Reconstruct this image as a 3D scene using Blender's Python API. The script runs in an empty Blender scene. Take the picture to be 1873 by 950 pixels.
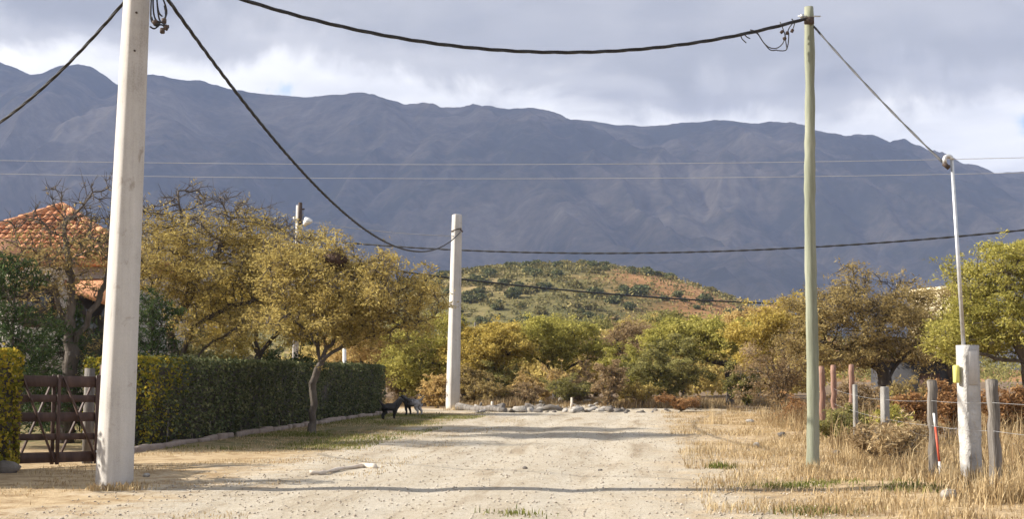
import bpy, math
import numpy as np
from mathutils import Vector, Matrix

# ------------------------------------------------------------------ camera, world, sun, exposure
SC = bpy.context.scene
COL = SC.collection
F, CX, CY, HZ, CAMH = 2400.0, 936.5, 475.0, 685.0, 1.4      # photo pixels, metres
PITCH = math.atan((HZ - CY) / F)
cam_d = bpy.data.cameras.new('camera'); cam = bpy.data.objects.new('camera', cam_d); COL.objects.link(cam)
cam_d.sensor_width = 36.0; cam_d.lens = 36.0 * F / 1873.0
cam_d.clip_start = 0.1; cam_d.clip_end = 30000.0
cam.location = (0, 0, CAMH); cam.rotation_euler = (math.pi / 2 + PITCH, 0, 0)
SC.camera = cam

SUN_EL = math.radians(31.0)
SUN_AZ = math.atan2(-8.6, 0.45)
SDIR = Vector((math.sin(SUN_AZ) * math.cos(SUN_EL), math.cos(SUN_AZ) * math.cos(SUN_EL), math.sin(SUN_EL)))
sun_d = bpy.data.lights.new('sun', 'SUN'); sun = bpy.data.objects.new('sun', sun_d); COL.objects.link(sun)
sun_d.energy = 5.0; sun_d.angle = math.radians(0.55); sun_d.color = (1.0, 0.93, 0.82)
sun.rotation_euler = SDIR.to_track_quat('Z', 'Y').to_euler(); sun.location = (-40, 20, 60)

W = bpy.data.worlds.new('World'); SC.world = W; W.use_nodes = True
nt = W.node_tree; nt.nodes.clear(); N = nt.nodes.new; L = nt.links.new
out = N('ShaderNodeOutputWorld'); bg = N('ShaderNodeBackground'); bg.inputs['Strength'].default_value = 0.1
sky = N('ShaderNodeTexSky'); sky.sky_type = 'NISHITA'; sky.sun_disc = False
sky.sun_elevation = SUN_EL; sky.sun_rotation = SUN_AZ; sky.air_density = 1.0; sky.dust_density = 0.6
tc = N('ShaderNodeTexCoord'); sep = N('ShaderNodeSeparateXYZ'); L(tc.outputs['Generated'], sep.inputs[0])
def wmath(op, a, b=None, c=None, clamp=False):
    m = N('ShaderNodeMath'); m.operation = op; m.use_clamp = clamp
    for i, v in enumerate((a, b, c)):
        if v is None: continue
        if isinstance(v, (int, float)): m.inputs[i].default_value = v
        else: L(v, m.inputs[i])
    return m.outputs[0]
def wnoise(vec, scale, detail, rough, seed=0.0, dist=0.0):
    mp = N('ShaderNodeMapping'); L(vec, mp.inputs['Vector']); mp.inputs['Location'].default_value = (seed, seed * 1.7, seed * 0.6)
    n = N('ShaderNodeTexNoise'); n.inputs['Scale'].default_value = scale; n.inputs['Detail'].default_value = detail
    n.inputs['Roughness'].default_value = rough; n.inputs['Distortion'].default_value = dist
    L(mp.outputs[0], n.inputs['Vector']); return n.outputs['Fac']
def ramp(fac, stops):
    r = N('ShaderNodeValToRGB'); e = r.color_ramp.elements
    while len(e) < len(stops): e.new(0.5)
    for k, (p, c) in enumerate(stops): e[k].position = p; e[k].color = (*c, 1)
    r.color_ramp.interpolation = 'EASE'; L(fac, r.inputs[0]); return r.outputs[0]
zz = wmath('MAXIMUM', sep.outputs[2], 0.0); den = wmath('ADD', zz, 0.10)
comb = N('ShaderNodeCombineXYZ')
L(wmath('DIVIDE', sep.outputs[0], den), comb.inputs[0]); L(wmath('DIVIDE', sep.outputs[1], den), comb.inputs[1])
plane = comb.outputs[0]
nbig = wnoise(plane, 0.75, 3.0, 0.5, 5.3)                 # large masses of the cloud deck
nfine = wnoise(tc.outputs['Generated'], 9.0, 8.0, 0.62, 2.2, 0.4)     # lumpy edges
nstr = wnoise(plane, 2.6, 5.0, 0.55, 9.1)
el = wmath('MULTIPLY_ADD', wmath('SUBTRACT', nbig, 0.5), 0.10, zz)
el = wmath('MULTIPLY_ADD', sep.outputs[0], 0.08, el)
el = wmath('MULTIPLY_ADD', wmath('SUBTRACT', nfine, 0.5), 0.10, el)
G_ = 6.4
def cc(r, g, b): return (r, g, b)
base = ramp(wmath('MULTIPLY', el, 2.0), [(0.0, cc(.60, .61, .63)), (0.34, cc(.86, .85, .83)), (0.405, cc(.88, .87, .85)), (0.45, cc(.47, .47, .48)),
                                        (0.50, cc(.33, .335, .35)), (0.57, cc(.385, .385, .395)), (0.80, cc(.38, .385, .40)), (1.0, cc(.45, .455, .46))])
lite = ramp(nstr, [(0.30, cc(.80, .81, .84)), (0.55, cc(1, 1, 1)), (0.75, cc(1.22, 1.2, 1.17))])
mul = N('ShaderNodeMix'); mul.data_type = 'RGBA'; mul.blend_type = 'MULTIPLY'; mul.inputs[0].default_value = 1.0
L(base, mul.inputs[6]); L(lite, mul.inputs[7])
sc_ = N('ShaderNodeVectorMath'); sc_.operation = 'SCALE'; sc_.inputs[3].default_value = G_; L(mul.outputs[2], sc_.inputs[0])
gap = wmath('ADD', wmath('MULTIPLY', nfine, 0.7), wmath('MULTIPLY', nbig, 0.6))
cov = ramp(gap, [(0.46, cc(0, 0, 0)), (0.53, cc(1, 1, 1))])
mx = N('ShaderNodeMix'); mx.data_type = 'RGBA'; L(cov, mx.inputs[0]); L(sky.outputs[0], mx.inputs[6]); L(sc_.outputs[0], mx.inputs[7])
L(mx.outputs[2], bg.inputs['Color']); L(bg.outputs[0], out.inputs['Surface'])

SC.view_settings.view_transform = 'Standard'; SC.view_settings.look = 'None'
SC.view_settings.gamma = 1.0; SC.view_settings.exposure = 1.5; SC.view_settings.use_curve_mapping = False
SC.render.engine = 'CYCLES'
cy = SC.cycles; cy.use_denoising = True; cy.max_bounces = 6; cy.diffuse_bounces = 4; cy.glossy_bounces = 2
cy.transmission_bounces = 3; cy.volume_bounces = 1; cy.transparent_max_bounces = 6; cy.sample_clamp_indirect = 6.0

# ------------------------------------------------------------------ helpers
cp, sp = math.cos(PITCH), math.sin(PITCH)
def ray(px, py):
    dx, dy = (px - CX) / F, (CY - py) / F
    return np.array([dx, cp - dy * sp, sp + dy * cp])
def at(px, py, Y):                       # the point at depth Y (world y) on this direction
    d = ray(px, py); t = Y / d[1]
    return np.array([d[0] * t, Y, CAMH + d[2] * t])
def ground(px, py):                      # where this direction meets the flat ground
    d = ray(px, py); t = CAMH / -d[2]
    p = np.array([d[0] * t, d[1] * t, 0.0]); p[2] = gz(p[0], p[1]); return p
RA = math.atan(241 / F); RU = np.array([math.sin(RA), math.cos(RA)]); RV = np.array([math.cos(RA), -math.sin(RA)])
def road(s, l, z=None):                  # s metres along the street, l metres to its right
    q = RU * s + RV * l; return np.array([q[0], q[1], gz(q[0], q[1]) if z is None else z])

_rs = np.random.RandomState(11); _lat = _rs.rand(256, 256)
def vnoise(x, y):
    x = np.asarray(x, float); y = np.asarray(y, float)
    xi = np.floor(x).astype(int); yi = np.floor(y).astype(int); fx = x - xi; fy = y - yi
    fx = fx * fx * (3 - 2 * fx); fy = fy * fy * (3 - 2 * fy)
    a = _lat[xi & 255, yi & 255]; b = _lat[(xi + 1) & 255, yi & 255]; c = _lat[xi & 255, (yi + 1) & 255]; d = _lat[(xi + 1) & 255, (yi + 1) & 255]
    return (a * (1 - fx) + b * fx) * (1 - fy) + (c * (1 - fx) + d * fx) * fy
def fbm(x, y, o=5, g=0.5):
    v = 0; a = 1; t = 0
    for i in range(o):
        v = v + a * vnoise(np.asarray(x) * 2 ** i + 17.3 * i, np.asarray(y) * 2 ** i + 5.1 * i); t += a; a *= g
    return v / t
def sst(a, b, x):
    t = np.clip((x - a) / (b - a), 0, 1); return t * t * (3 - 2 * t)
def gz(x, y):
    x = np.asarray(x, float); y = np.asarray(y, float)
    s = x * RU[0] + y * RU[1]; l = x * RV[0] + y * RV[1]
    z = 0.05 * (fbm(x * .45, y * .45, 4) - .5) * sst(6, 10, s)
    z = z + 0.16 * (fbm(x * .9 + 40, y * .9, 3) - .45) * sst(1.0, 3.5, l)
    z = z - 0.03 * np.exp(-((l + .8 + .5 * (fbm(s * .15, 4.4) - .5)) / .3) ** 2) - 0.03 * np.exp(-((l + 2.6 + .5 * (fbm(s * .15, 4.4) - .5)) / .32) ** 2) - .018 * np.exp(-((l + 4.4) / .3) ** 2)
    z = z + 0.22 * np.exp(-((s - 53.0) / 1.6) ** 2) * sst(-8.0, -6.8, l) * (1 - sst(1.2, 2.2, l)) * (.5 + fbm(x, y, 3))
    z = z * (1 - sst(90, 200, np.hypot(x, y)))
    return z if z.ndim else float(z)

class Geo:
    def __init__(s): s.V = []; s.F = {}; s.n = 0
    def add(s, V, *faces):
        V = np.asarray(V, float).reshape(-1, 3)
        for f in faces:
            f = np.asarray(f, int)
            if f.ndim == 1: f = f[None]
            s.F.setdefault(f.shape[1], []).append(f + s.n)
        s.V.append(V); s.n += len(V); return s
    def obj(s, name, mat, parent=None, origin=None, smooth=False):
        V = np.concatenate(s.V)
        if origin is not None: V = V - np.asarray(origin, float)
        me = bpy.data.meshes.new(name)
        fs = [(k, np.concatenate(v)) for k, v in s.F.items()]
        loops = np.concatenate([f.ravel() for k, f in fs]); tot = np.concatenate([np.full(len(f), k) for k, f in fs])
        st = np.concatenate([[0], np.cumsum(tot)[:-1]])
        me.vertices.add(len(V)); me.vertices.foreach_set('co', V.astype(np.float32).ravel())
        me.loops.add(len(loops)); me.loops.foreach_set('vertex_index', loops.astype(np.int32))
        me.polygons.add(len(tot)); me.polygons.foreach_set('loop_start', st.astype(np.int32))
        if smooth: me.polygons.foreach_set('use_smooth', np.ones(len(tot), bool))
        me.update(calc_edges=True); me.validate()
        me.materials.append(mat)
        o = bpy.data.objects.new(name, me); COL.objects.link(o)
        if parent is not None: o.parent = parent
        elif origin is not None: o.location = origin
        return o
def tag(o, label=None, cat=None, group=None, kind=None):
    if label: o['label'] = label
    if cat: o['category'] = cat
    if group: o['group'] = group
    if kind: o['kind'] = kind
    return o
def thing(name, loc, label, cat, group=None, rz=0.0):
    o = bpy.data.objects.new(name, None); o.empty_display_size = .2; COL.objects.link(o)
    o.location = [float(v) for v in loc]; o.rotation_euler[2] = rz
    return tag(o, label, cat, group)
def frame_of(d):
    d = d / (np.linalg.norm(d) + 1e-12); r = np.array([0, 0, 1.0]) if abs(d[2]) < .9 else np.array([1.0, 0, 0])
    a = np.cross(r, d); a /= np.linalg.norm(a); return a, np.cross(d, a), d
def tube(g, path, rad, n=6, cap=True):
    P = np.asarray(path, float); R = np.broadcast_to(np.asarray(rad, float), (len(P),))
    T = np.gradient(P, axis=0); a, b, _ = frame_of(T[0]); th = np.arange(n) * 2 * math.pi / n; rings = []
    for i in range(len(P)):
        t = T[i] / (np.linalg.norm(T[i]) + 1e-12); a = a - t * a.dot(t); a /= np.linalg.norm(a) + 1e-12; b = np.cross(t, a)
        rings.append(P[i] + R[i] * (np.cos(th)[:, None] * a + np.sin(th)[:, None] * b))
    V = np.concatenate(rings); k = np.arange(n); k2 = (k + 1) % n
    Q = np.concatenate([np.stack([i * n + k, i * n + k2, (i + 1) * n + k2, (i + 1) * n + k], 1) for i in range(len(P) - 1)])
    f = [Q]
    if cap: f += [k[::-1].copy(), (len(P) - 1) * n + k]
    return g.add(V, *f)
def box(g, c, size, rot=None, taper=1.0, bev=0.0):
    sx, sy, sz = [v / 2 for v in size]
    if bev > 0:
        b = bev; ring = [(-sx + b, -sy), (sx - b, -sy), (sx, -sy + b), (sx, sy - b), (sx - b, sy), (-sx + b, sy), (-sx, sy - b), (-sx, -sy + b)]
        V = []
        for z, k, ins in ((-sz, 1, b), (-sz + b, 1, 0), (sz - b, taper, 0), (sz, taper, b)):
            for x, y in ring: V.append((x * k * (1 - ins / sx), y * k * (1 - ins / sy), z))
        V = np.array(V); kk = np.arange(8); k2 = (kk + 1) % 8
        fs = [np.concatenate([np.stack([i * 8 + kk, i * 8 + k2, (i + 1) * 8 + k2, (i + 1) * 8 + kk], 1) for i in range(3)]), kk[::-1].copy(), 24 + kk]
    else:
        V = np.array([(x * (taper if z > 0 else 1), y * (taper if z > 0 else 1), z) for z in (-sz, sz) for x, y in ((-sx, -sy), (sx, -sy), (sx, sy), (-sx, sy))])
        fs = [np.array([[0, 3, 2, 1], [4, 5, 6, 7], [0, 1, 5, 4], [1, 2, 6, 5], [2, 3, 7, 6], [3, 0, 4, 7]])]
    if rot is not None: V = V @ np.asarray(rot).T
    return g.add(V + np.asarray(c, float), *fs)
def rotz(a): c, s = math.cos(a), math.sin(a); return np.array([[c, -s, 0], [s, c, 0], [0, 0, 1.0]])
def roty(a): c, s = math.cos(a), math.sin(a); return np.array([[c, 0, s], [0, 1, 0], [-s, 0, c]])
def rotx(a): c, s = math.cos(a), math.sin(a); return np.array([[1, 0, 0], [0, c, -s], [0, s, c]])
def bar(g, p, q, w, t, up=(0, 0, 1), bev=0.0):           # a plank from p to q: w across, t thick
    p = np.asarray(p, float); q = np.asarray(q, float); d = q - p; ln = np.linalg.norm(d); d = d / ln
    u = np.asarray(up, float); a = np.cross(u, d); a /= np.linalg.norm(a); b = np.cross(d, a)
    return box(g, (p + q) / 2, (w, t, ln), np.stack([b, a, d], 1), bev=bev)
_ico = None
def lump(g, c, size, rng, rough=.25, rot=0.0, sub=2):      # an irregular stone or crumpled piece
    global _ico
    if _ico is None:
        import bmesh
        bm = bmesh.new(); bmesh.ops.create_icosphere(bm, subdivisions=2, radius=1.0)
        _ico = (np.array([v.co[:] for v in bm.verts]), np.array([[v.index for v in f.verts] for f in bm.faces])); bm.free()
    V, T = _ico
    o = rng.rand(3) * 50
    k = 1 + rough * 2 * (vnoise(V[:, 0] * 1.6 + o[0] + V[:, 2], V[:, 1] * 1.6 + o[1] - V[:, 2]) - .5) + rough * .6 * (rng.rand(len(V)) - .5)
    q_ = np.round(k * 7) / 7; U = V * (.5 * k + .5 * q_)[:, None]; U = np.sign(U) * np.abs(U) ** .7; U = U @ rotx(rng.rand()) @ rotz(rng.rand())
    return g.add((U * np.asarray(size) / 2) @ rotz(rot).T + np.asarray(c), T)

# ------------------------------------------------------------------ materials
def mat(name):
    m = bpy.data.materials.new(name); m.use_nodes = True; t = m.node_tree; t.nodes.clear()
    o = t.nodes.new('ShaderNodeOutputMaterial'); return m, t, o
class NB:                                                     # a tiny node builder
    def __init__(s, t): s.t = t
    def n(s, typ, **k):
        x = s.t.nodes.new(typ)
        for a, v in k.items(): setattr(x, a, v)
        return x
    def link(s, a, b): s.t.links.new(a, b)
    def coord(s, kind='Object'): return s.n('ShaderNodeTexCoord').outputs[kind]
    def pos(s): return s.n('ShaderNodeNewGeometry').outputs['Position']
    def noise(s, vec, scale, detail=4, rough=.55, dist=0.0, stretch=None):
        if stretch is not None:
            mp = s.n('ShaderNodeMapping'); mp.inputs['Scale'].default_value = stretch; s.link(vec, mp.inputs['Vector']); vec = mp.outputs[0]
        x = s.n('ShaderNodeTexNoise'); x.inputs['Scale'].default_value = scale; x.inputs['Detail'].default_value = detail
        x.inputs['Roughness'].default_value = rough; x.inputs['Distortion'].default_value = dist; s.link(vec, x.inputs['Vector']); return x.outputs['Fac']
    def m(s, op, a, b=0.0, clamp=False):
        x = s.n('ShaderNodeMath', operation=op, use_clamp=clamp)
        for i, v in enumerate((a, b)):
            if isinstance(v, (int, float)): x.inputs[i].default_value = v
            else: s.link(v, x.inputs[i])
        return x.outputs[0]
    def ramp(s, fac, stops, interp='LINEAR'):
        r = s.n('ShaderNodeValToRGB'); e = r.color_ramp.elements; r.color_ramp.interpolation = interp
        while len(e) < len(stops): e.new(.5)
        for k, (p, c) in enumerate(stops): e[k].position = p; e[k].color = (*c, 1) if len(c) == 3 else c
        s.link(fac, r.inputs[0]); return r.outputs[0]
    def mix(s, fac, a, b, blend='MIX'):
        x = s.n('ShaderNodeMix', data_type='RGBA', blend_type=blend)
        for i, v in ((0, fac), (6, a), (7, b)):
            if isinstance(v, (int, float)): x.inputs[i].default_value = v
            elif isinstance(v, tuple): x.inputs[i].default_value = (*v, 1)
            else: s.link(v, x.inputs[i])
        return x.outputs[2]
    def bump(s, h, strength=.4, dist=.02):
        b = s.n('ShaderNodeBump'); b.inputs['Strength'].default_value = strength; b.inputs['Distance'].default_value = dist
        s.link(h, b.inputs['Height']); return b.outputs[0]
    def bsdf(s, col, rough=.85, normal=None, spec=.3, metal=0.0):
        b = s.n('ShaderNodeBsdfPrincipled')
        if isinstance(col, tuple): b.inputs['Base Color'].default_value = (*col, 1)
        else: s.link(col, b.inputs['Base Color'])
        if isinstance(rough, (int, float)): b.inputs['Roughness'].default_value = rough
        else: s.link(rough, b.inputs['Roughness'])
        b.inputs['Specular IOR Level'].default_value = spec; b.inputs['Metallic'].default_value = metal
        if normal is not None: s.link(normal, b.inputs['Normal'])
        return b.outputs[0]
def simple(name, stops, scale=6, rough=.85, bump=.3, bdist=.01, stretch=None, spec=.3, metal=0.0, detail=6):
    m, t, o = mat(name); b = NB(t); c = b.coord()
    n = b.noise(c, scale, detail, .6, stretch=stretch); col = b.ramp(n, stops)
    h = b.noise(c, scale * 4, 5, .6, stretch=stretch)
    b.link(b.bsdf(col, rough, b.bump(h, bump, bdist), spec, metal), o.inputs['Surface']); return m
def leafmat(name, stops, transl=.42, nscale=.8, wn=.45):
    m, t, o = mat(name); b = NB(t)
    rnd = b.n('ShaderNodeNewGeometry').outputs['Random Per Island']
    n = b.noise(b.coord(), nscale, 2, .5); n = b.m('MULTIPLY_ADD', b.m('SUBTRACT', n, .5), 1.7); n.node.inputs[2].default_value = .5
    f = b.m('ADD', b.m('MULTIPLY', rnd, 1 - wn), b.m('MULTIPLY', n, wn), True)
    col = b.ramp(f, stops)
    d = b.n('ShaderNodeBsdfDiffuse'); tr = b.n('ShaderNodeBsdfTranslucent'); mx = b.n('ShaderNodeMixShader'); mx.inputs[0].default_value = transl
    b.link(col, d.inputs[0]); b.link(col, tr.inputs[0]); b.link(d.outputs[0], mx.inputs[1]); b.link(tr.outputs[0], mx.inputs[2])
    b.link(mx.outputs[0], o.inputs['Surface']); return m

M = {}
def concretemat():
    m, t, o = mat('weathered_concrete'); b = NB(t); c = b.coord(); n1 = b.noise(c, 1.3, 6, .65); n2 = b.noise(c, 9, 5, .7, 0, (1, 1, .06)); n3 = b.noise(c, 60, 4, .7); n4 = b.noise(c, 3.5, 4, .6, .5)
    f = b.m('ADD', b.m('MULTIPLY', n1, .4), b.m('ADD', b.m('MULTIPLY', n2, .35), b.m('MULTIPLY', n3, .25)))
    col = b.ramp(f, [(.34, (0.246, 0.226, 0.205)), (.45, (0.385, 0.365, 0.340)), (.55, (0.447, 0.426, 0.398)), (.68, (0.517, 0.496, 0.467))])
    st = b.ramp(n4, [(.28, (.55, .5, .44)), (.38, (1, 1, 1)), (.8, (1, 1, 1))]); col = b.mix(.7, col, st, 'MULTIPLY')
    b.link(b.bsdf(col, .88, b.bump(b.m('ADD', n3, n2), .35, .012), .25), o.inputs['Surface']); return m
M['concrete'] = concretemat()
M['rough_concrete'] = simple('rough_render', [(.25, (.22, .205, .19)), (.42, (.36, .345, .325)), (.58, (.44, .425, .40)), (.8, (.52, .505, .48))], 4, .9, .9, .03)
M['green_wood'] = simple('treated_pine', [(.25, (0.111, 0.115, 0.081)), (.5, (0.212, 0.225, 0.166)), (.75, (0.315, 0.315, 0.246))], 9, .8, .6, .01, (1, 1, .08))
M['grey_wood'] = simple('weathered_wood', [(.28, (.06, .052, .045)), (.45, (.135, .12, .105)), (.6, (.21, .19, .17)), (.8, (.30, .28, .255))], 14, .88, 1.0, .02, (1, 1, .08))
M['red_wood'] = simple('reddish_wood', [(.25, (.12, .065, .045)), (.5, (.22, .125, .09)), (.8, (.33, .21, .16))], 12, .8, .7, .012, (1, 1, .1))
M['gate_wood'] = simple('brown_stained_wood', [(.25, (.034, .019, .014)), (.5, (.062, .034, .025)), (.8, (.11, .064, .048))], 10, .6, .5, .006, (1, 1, .3))
M['bark'] = simple('bark', [(.25, (.045, .036, .03)), (.5, (.095, .078, .064)), (.8, (.17, .145, .12))], 7, .9, .9, .03, (1, 1, .3))
M['dark_bark'] = simple('dark_bark', [(.25, (.025, .02, .017)), (.5, (.055, .045, .038)), (.8, (.10, .085, .07))], 7, .9, .9, .03, (1, 1, .3))
M['pale_bark'] = simple('pale_bark', [(.25, (.09, .075, .06)), (.5, (.17, .145, .115)), (.8, (.26, .22, .18))], 7, .9, .9, .03, (1, 1, .3))
M['cable'] = simple('black_cable', [(.3, (.012, .012, .013)), (.7, (.03, .03, .032))], 20, .5, .1, .002)
M['grey_cable'] = simple('pale_wire', [(.3, (.38, .38, .38)), (.7, (.5, .5, .5))], 20, .4, .1, .002)
M['dark_cable'] = simple('dark_thin_cable', [(.3, (.03, .03, .035)), (.7, (.06, .06, .065))], 20, .5, .1, .002)
M['old_concrete'] = simple('grey_old_concrete', [(.25, (.10, .095, .085)), (.45, (.19, .18, .165)), (.6, (.26, .25, .23)), (.8, (.33, .32, .30))], 6, .9, .8, .02, (1, 1, .4))
M['galv'] = simple('galvanised_steel', [(.3, (.42, .43, .44)), (.7, (.60, .61, .62))], 14, .42, .1, .002, metal=.6)
M['iron'] = simple('rusty_iron', [(.3, (.04, .03, .026)), (.7, (.10, .07, .055))], 20, .7, .3, .003, metal=.3)
M['white_paint'] = simple('white_paint', [(.3, (0.561, 0.552, 0.527)), (.7, (0.680, 0.671, 0.654))], 6, .6, .2, .004)
M['red_paint'] = simple('red_paint', [(.3, (.36, .06, .03)), (.7, (.50, .10, .05))], 9, .55, .2, .003)
M['yellow_paint'] = simple('yellow_green_paint', [(.3, (.55, .52, .10)), (.7, (.68, .65, .2))], 9, .55, .2, .003)
M['plaster'] = simple('grey_plaster', [(.2, (.34, .31, .28)), (.5, (.44, .41, .37)), (.8, (.52, .49, .45))], 1.5, .9, .4, .02)
M['cream'] = simple('cream_render', [(.2, (.56, .47, .30)), (.5, (.66, .56, .37)), (.8, (.74, .66, .48))], 1.2, .9, .3, .02)
M['block'] = simple('grey_block', [(.2, (.025, .025, .028)), (.5, (.045, .045, .05)), (.8, (.07, .07, .072))], 3, .9, .5, .02)
M['glass'] = simple('dark_pane', [(.3, (.02, .024, .03)), (.7, (.04, .045, .05))], 3, .12, .05, .002, spec=.6)
M['stone'] = simple('pale_stone', [(.25, (0.136, 0.119, 0.102)), (.45, (0.258, 0.238, 0.211)), (.6, (0.354, 0.333, 0.306)), (.8, (0.435, 0.414, 0.387))], 5, .9, .6, .03)
M['dark_stone'] = simple('dark_rubble', [(.2, (.07, .06, .055)), (.5, (.13, .115, .10)), (.8, (.22, .20, .18))], 5, .9, .6, .03)
M['kerb'] = simple('kerb_stone', [(.2, (0.166, 0.122, 0.101)), (.5, (0.233, 0.184, 0.153)), (.8, (0.287, 0.245, 0.211))], 4, .9, .6, .02)
M['dirtwall'] = simple('stained_concrete', [(.2, (.22, .18, .15)), (.5, (.31, .265, .225)), (.8, (.40, .35, .30))], 2.5, .9, .5, .02)
M['driftwood'] = simple('bleached_branch', [(.2, (0.425, 0.340, 0.255)), (.5, (0.561, 0.484, 0.399)), (.8, (0.663, 0.612, 0.544))], 9, .85, .6, .01)
M['blackfur'] = simple('black_fur', [(.3, (.010, .009, .009)), (.7, (.028, .025, .022))], 30, .75, .5, .01)
M['nest'] = simple('nest_twigs', [(.3, (.035, .02, .014)), (.7, (.09, .055, .038))], 12, .9, .6, .02)

def tilemat():
    m, t, o = mat('terracotta_tile'); b = NB(t); oi = b.n('ShaderNodeObjectInfo').outputs['Random']
    n = b.noise(b.coord(), 14, 4); f = b.m('ADD', b.m('MULTIPLY', oi, .6), b.m('MULTIPLY', n, .4))
    c = b.ramp(f, [(.15, (.28, .10, .042)), (.5, (.42, .17, .075)), (.85, (.53, .26, .135))])
    b.link(b.bsdf(c, .85, b.bump(n, .3, .01)), o.inputs['Surface']); return m
M['tile'] = tilemat()
def furgrey():
    m, t, o = mat('grey_brindle_fur'); b = NB(t); c = b.coord('Object'); s = b.n('ShaderNodeSeparateXYZ'); b.link(c, s.inputs[0])
    n = b.noise(c, 16, 4); f = b.m('ADD', b.m('MULTIPLY', s.outputs[0], -1.6), b.m('MULTIPLY', b.m('SUBTRACT', n, .5), .9)); f = b.m('ADD', f, .42, True)
    col = b.ramp(f, [(.2, (.03, .026, .024)), (.5, (.09, .08, .075)), (.8, (.30, .28, .27))])
    b.link(b.bsdf(col, .8, b.bump(n, .4, .01)), o.inputs['Surface']); return m
M['greyfur'] = furgrey()

def soil(name):
    """Sandy street, dry verge and shaded grass: one material for every ground sheet, laid out in metres along the street."""
    m, t, o = mat(name); b = NB(t); p = b.pos()
    mp = b.n('ShaderNodeMapping'); mp.vector_type = 'POINT'; mp.inputs['Rotation'].default_value = (0, 0, RA); b.link(p, mp.inputs['Vector'])
    q = mp.outputs[0]; s = b.n('ShaderNodeSeparateXYZ'); b.link(q, s.inputs[0]); l, a = s.outputs[0], s.outputs[1]
    n1 = b.noise(p, .55, 5, .6); n2 = b.noise(p, 3.0, 6, .65); n3 = b.noise(p, 26, 5, .7); n4 = b.noise(q, 1.6, 5, .65, .3, stretch=(1.0, .14, 1)); n5 = b.noise(p, 90, 3, .7)
    lw = b.m('ADD', l, b.m('MULTIPLY', b.m('SUBTRACT', n1, .5), 4.5)); lw = b.m('ADD', lw, b.m('MULTIPLY', b.m('SUBTRACT', n2, .5), 3.2))
    def edge(x, e0, e1):
        r = b.n('ShaderNodeMapRange'); r.interpolation_type = 'SMOOTHSTEP'; b.link(x, r.inputs[0]); r.inputs[1].default_value = e0; r.inputs[2].default_value = e1; return r.outputs[0]
    mask = b.m('MULTIPLY', edge(lw, -6.9, -4.6), b.m('SUBTRACT', 1.0, edge(lw, -.4, 2.4)))
    far = edge(a, 46.5, 48.5); far2 = b.m('SUBTRACT', 1.0, edge(a, 52, 54)); cross_ = b.m('MULTIPLY', far, far2)
    mask = b.m('MAXIMUM', mask, b.m('MULTIPLY', cross_, .8)); mask = b.m('MULTIPLY', mask, far2)
    tone = b.m('ADD', b.m('MULTIPLY', n3, .55), b.m('ADD', b.m('MULTIPLY', n2, .25), b.m('MULTIPLY', n4, .2)))
    sand = b.ramp(tone, [(.30, (.29, .245, .185)), (.42, (.425, .375, .295)), (.54, (.51, .465, .385)), (.68, (.60, .565, .485))])
    peb = b.ramp(n5, [(.34, (.42, .38, .33)), (.46, (.90, .88, .86)), (.58, (1.0, 1.0, 1.0)), (.70, (1.25, 1.23, 1.2))]); sand = b.mix(1.0, sand, peb, 'MULTIPLY'); trk = b.ramp(n4, [(.30, (.66, .60, .53)), (.45, (.95, .93, .90)), (.6, (1.0, 1.0, 1.0)), (.75, (1.1, 1.09, 1.07))]); sand = b.mix(1.0, sand, trk, 'MULTIPLY')
    dry = b.ramp(tone, [(.30, (0.200, 0.132, 0.068)), (.43, (0.344, 0.248, 0.140)), (.55, (0.440, 0.336, 0.208)), (.70, (0.512, 0.424, 0.296))])
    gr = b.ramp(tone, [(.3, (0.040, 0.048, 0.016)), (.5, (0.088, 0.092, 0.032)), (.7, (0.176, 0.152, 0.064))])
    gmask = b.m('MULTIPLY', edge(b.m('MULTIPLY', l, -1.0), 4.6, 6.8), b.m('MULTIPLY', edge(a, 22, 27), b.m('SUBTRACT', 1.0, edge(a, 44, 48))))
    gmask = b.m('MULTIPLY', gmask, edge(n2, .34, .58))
    litter = b.ramp(tone, [(.3, (0.080, 0.056, 0.036)), (.5, (0.168, 0.120, 0.080)), (.7, (0.264, 0.200, 0.136))])
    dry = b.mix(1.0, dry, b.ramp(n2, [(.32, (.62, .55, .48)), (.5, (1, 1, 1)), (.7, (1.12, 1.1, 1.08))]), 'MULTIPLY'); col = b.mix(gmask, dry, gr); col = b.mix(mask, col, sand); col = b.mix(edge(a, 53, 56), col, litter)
    h = b.m('ADD', b.m('MULTIPLY', n3, .6), b.m('ADD', b.m('MULTIPLY', n5, .35), n2))
    b.link(b.bsdf(col, .95, b.bump(h, .75, .05), .1), o.inputs['Surface']); return m
M['soil'] = soil('sandy_soil')

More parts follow.
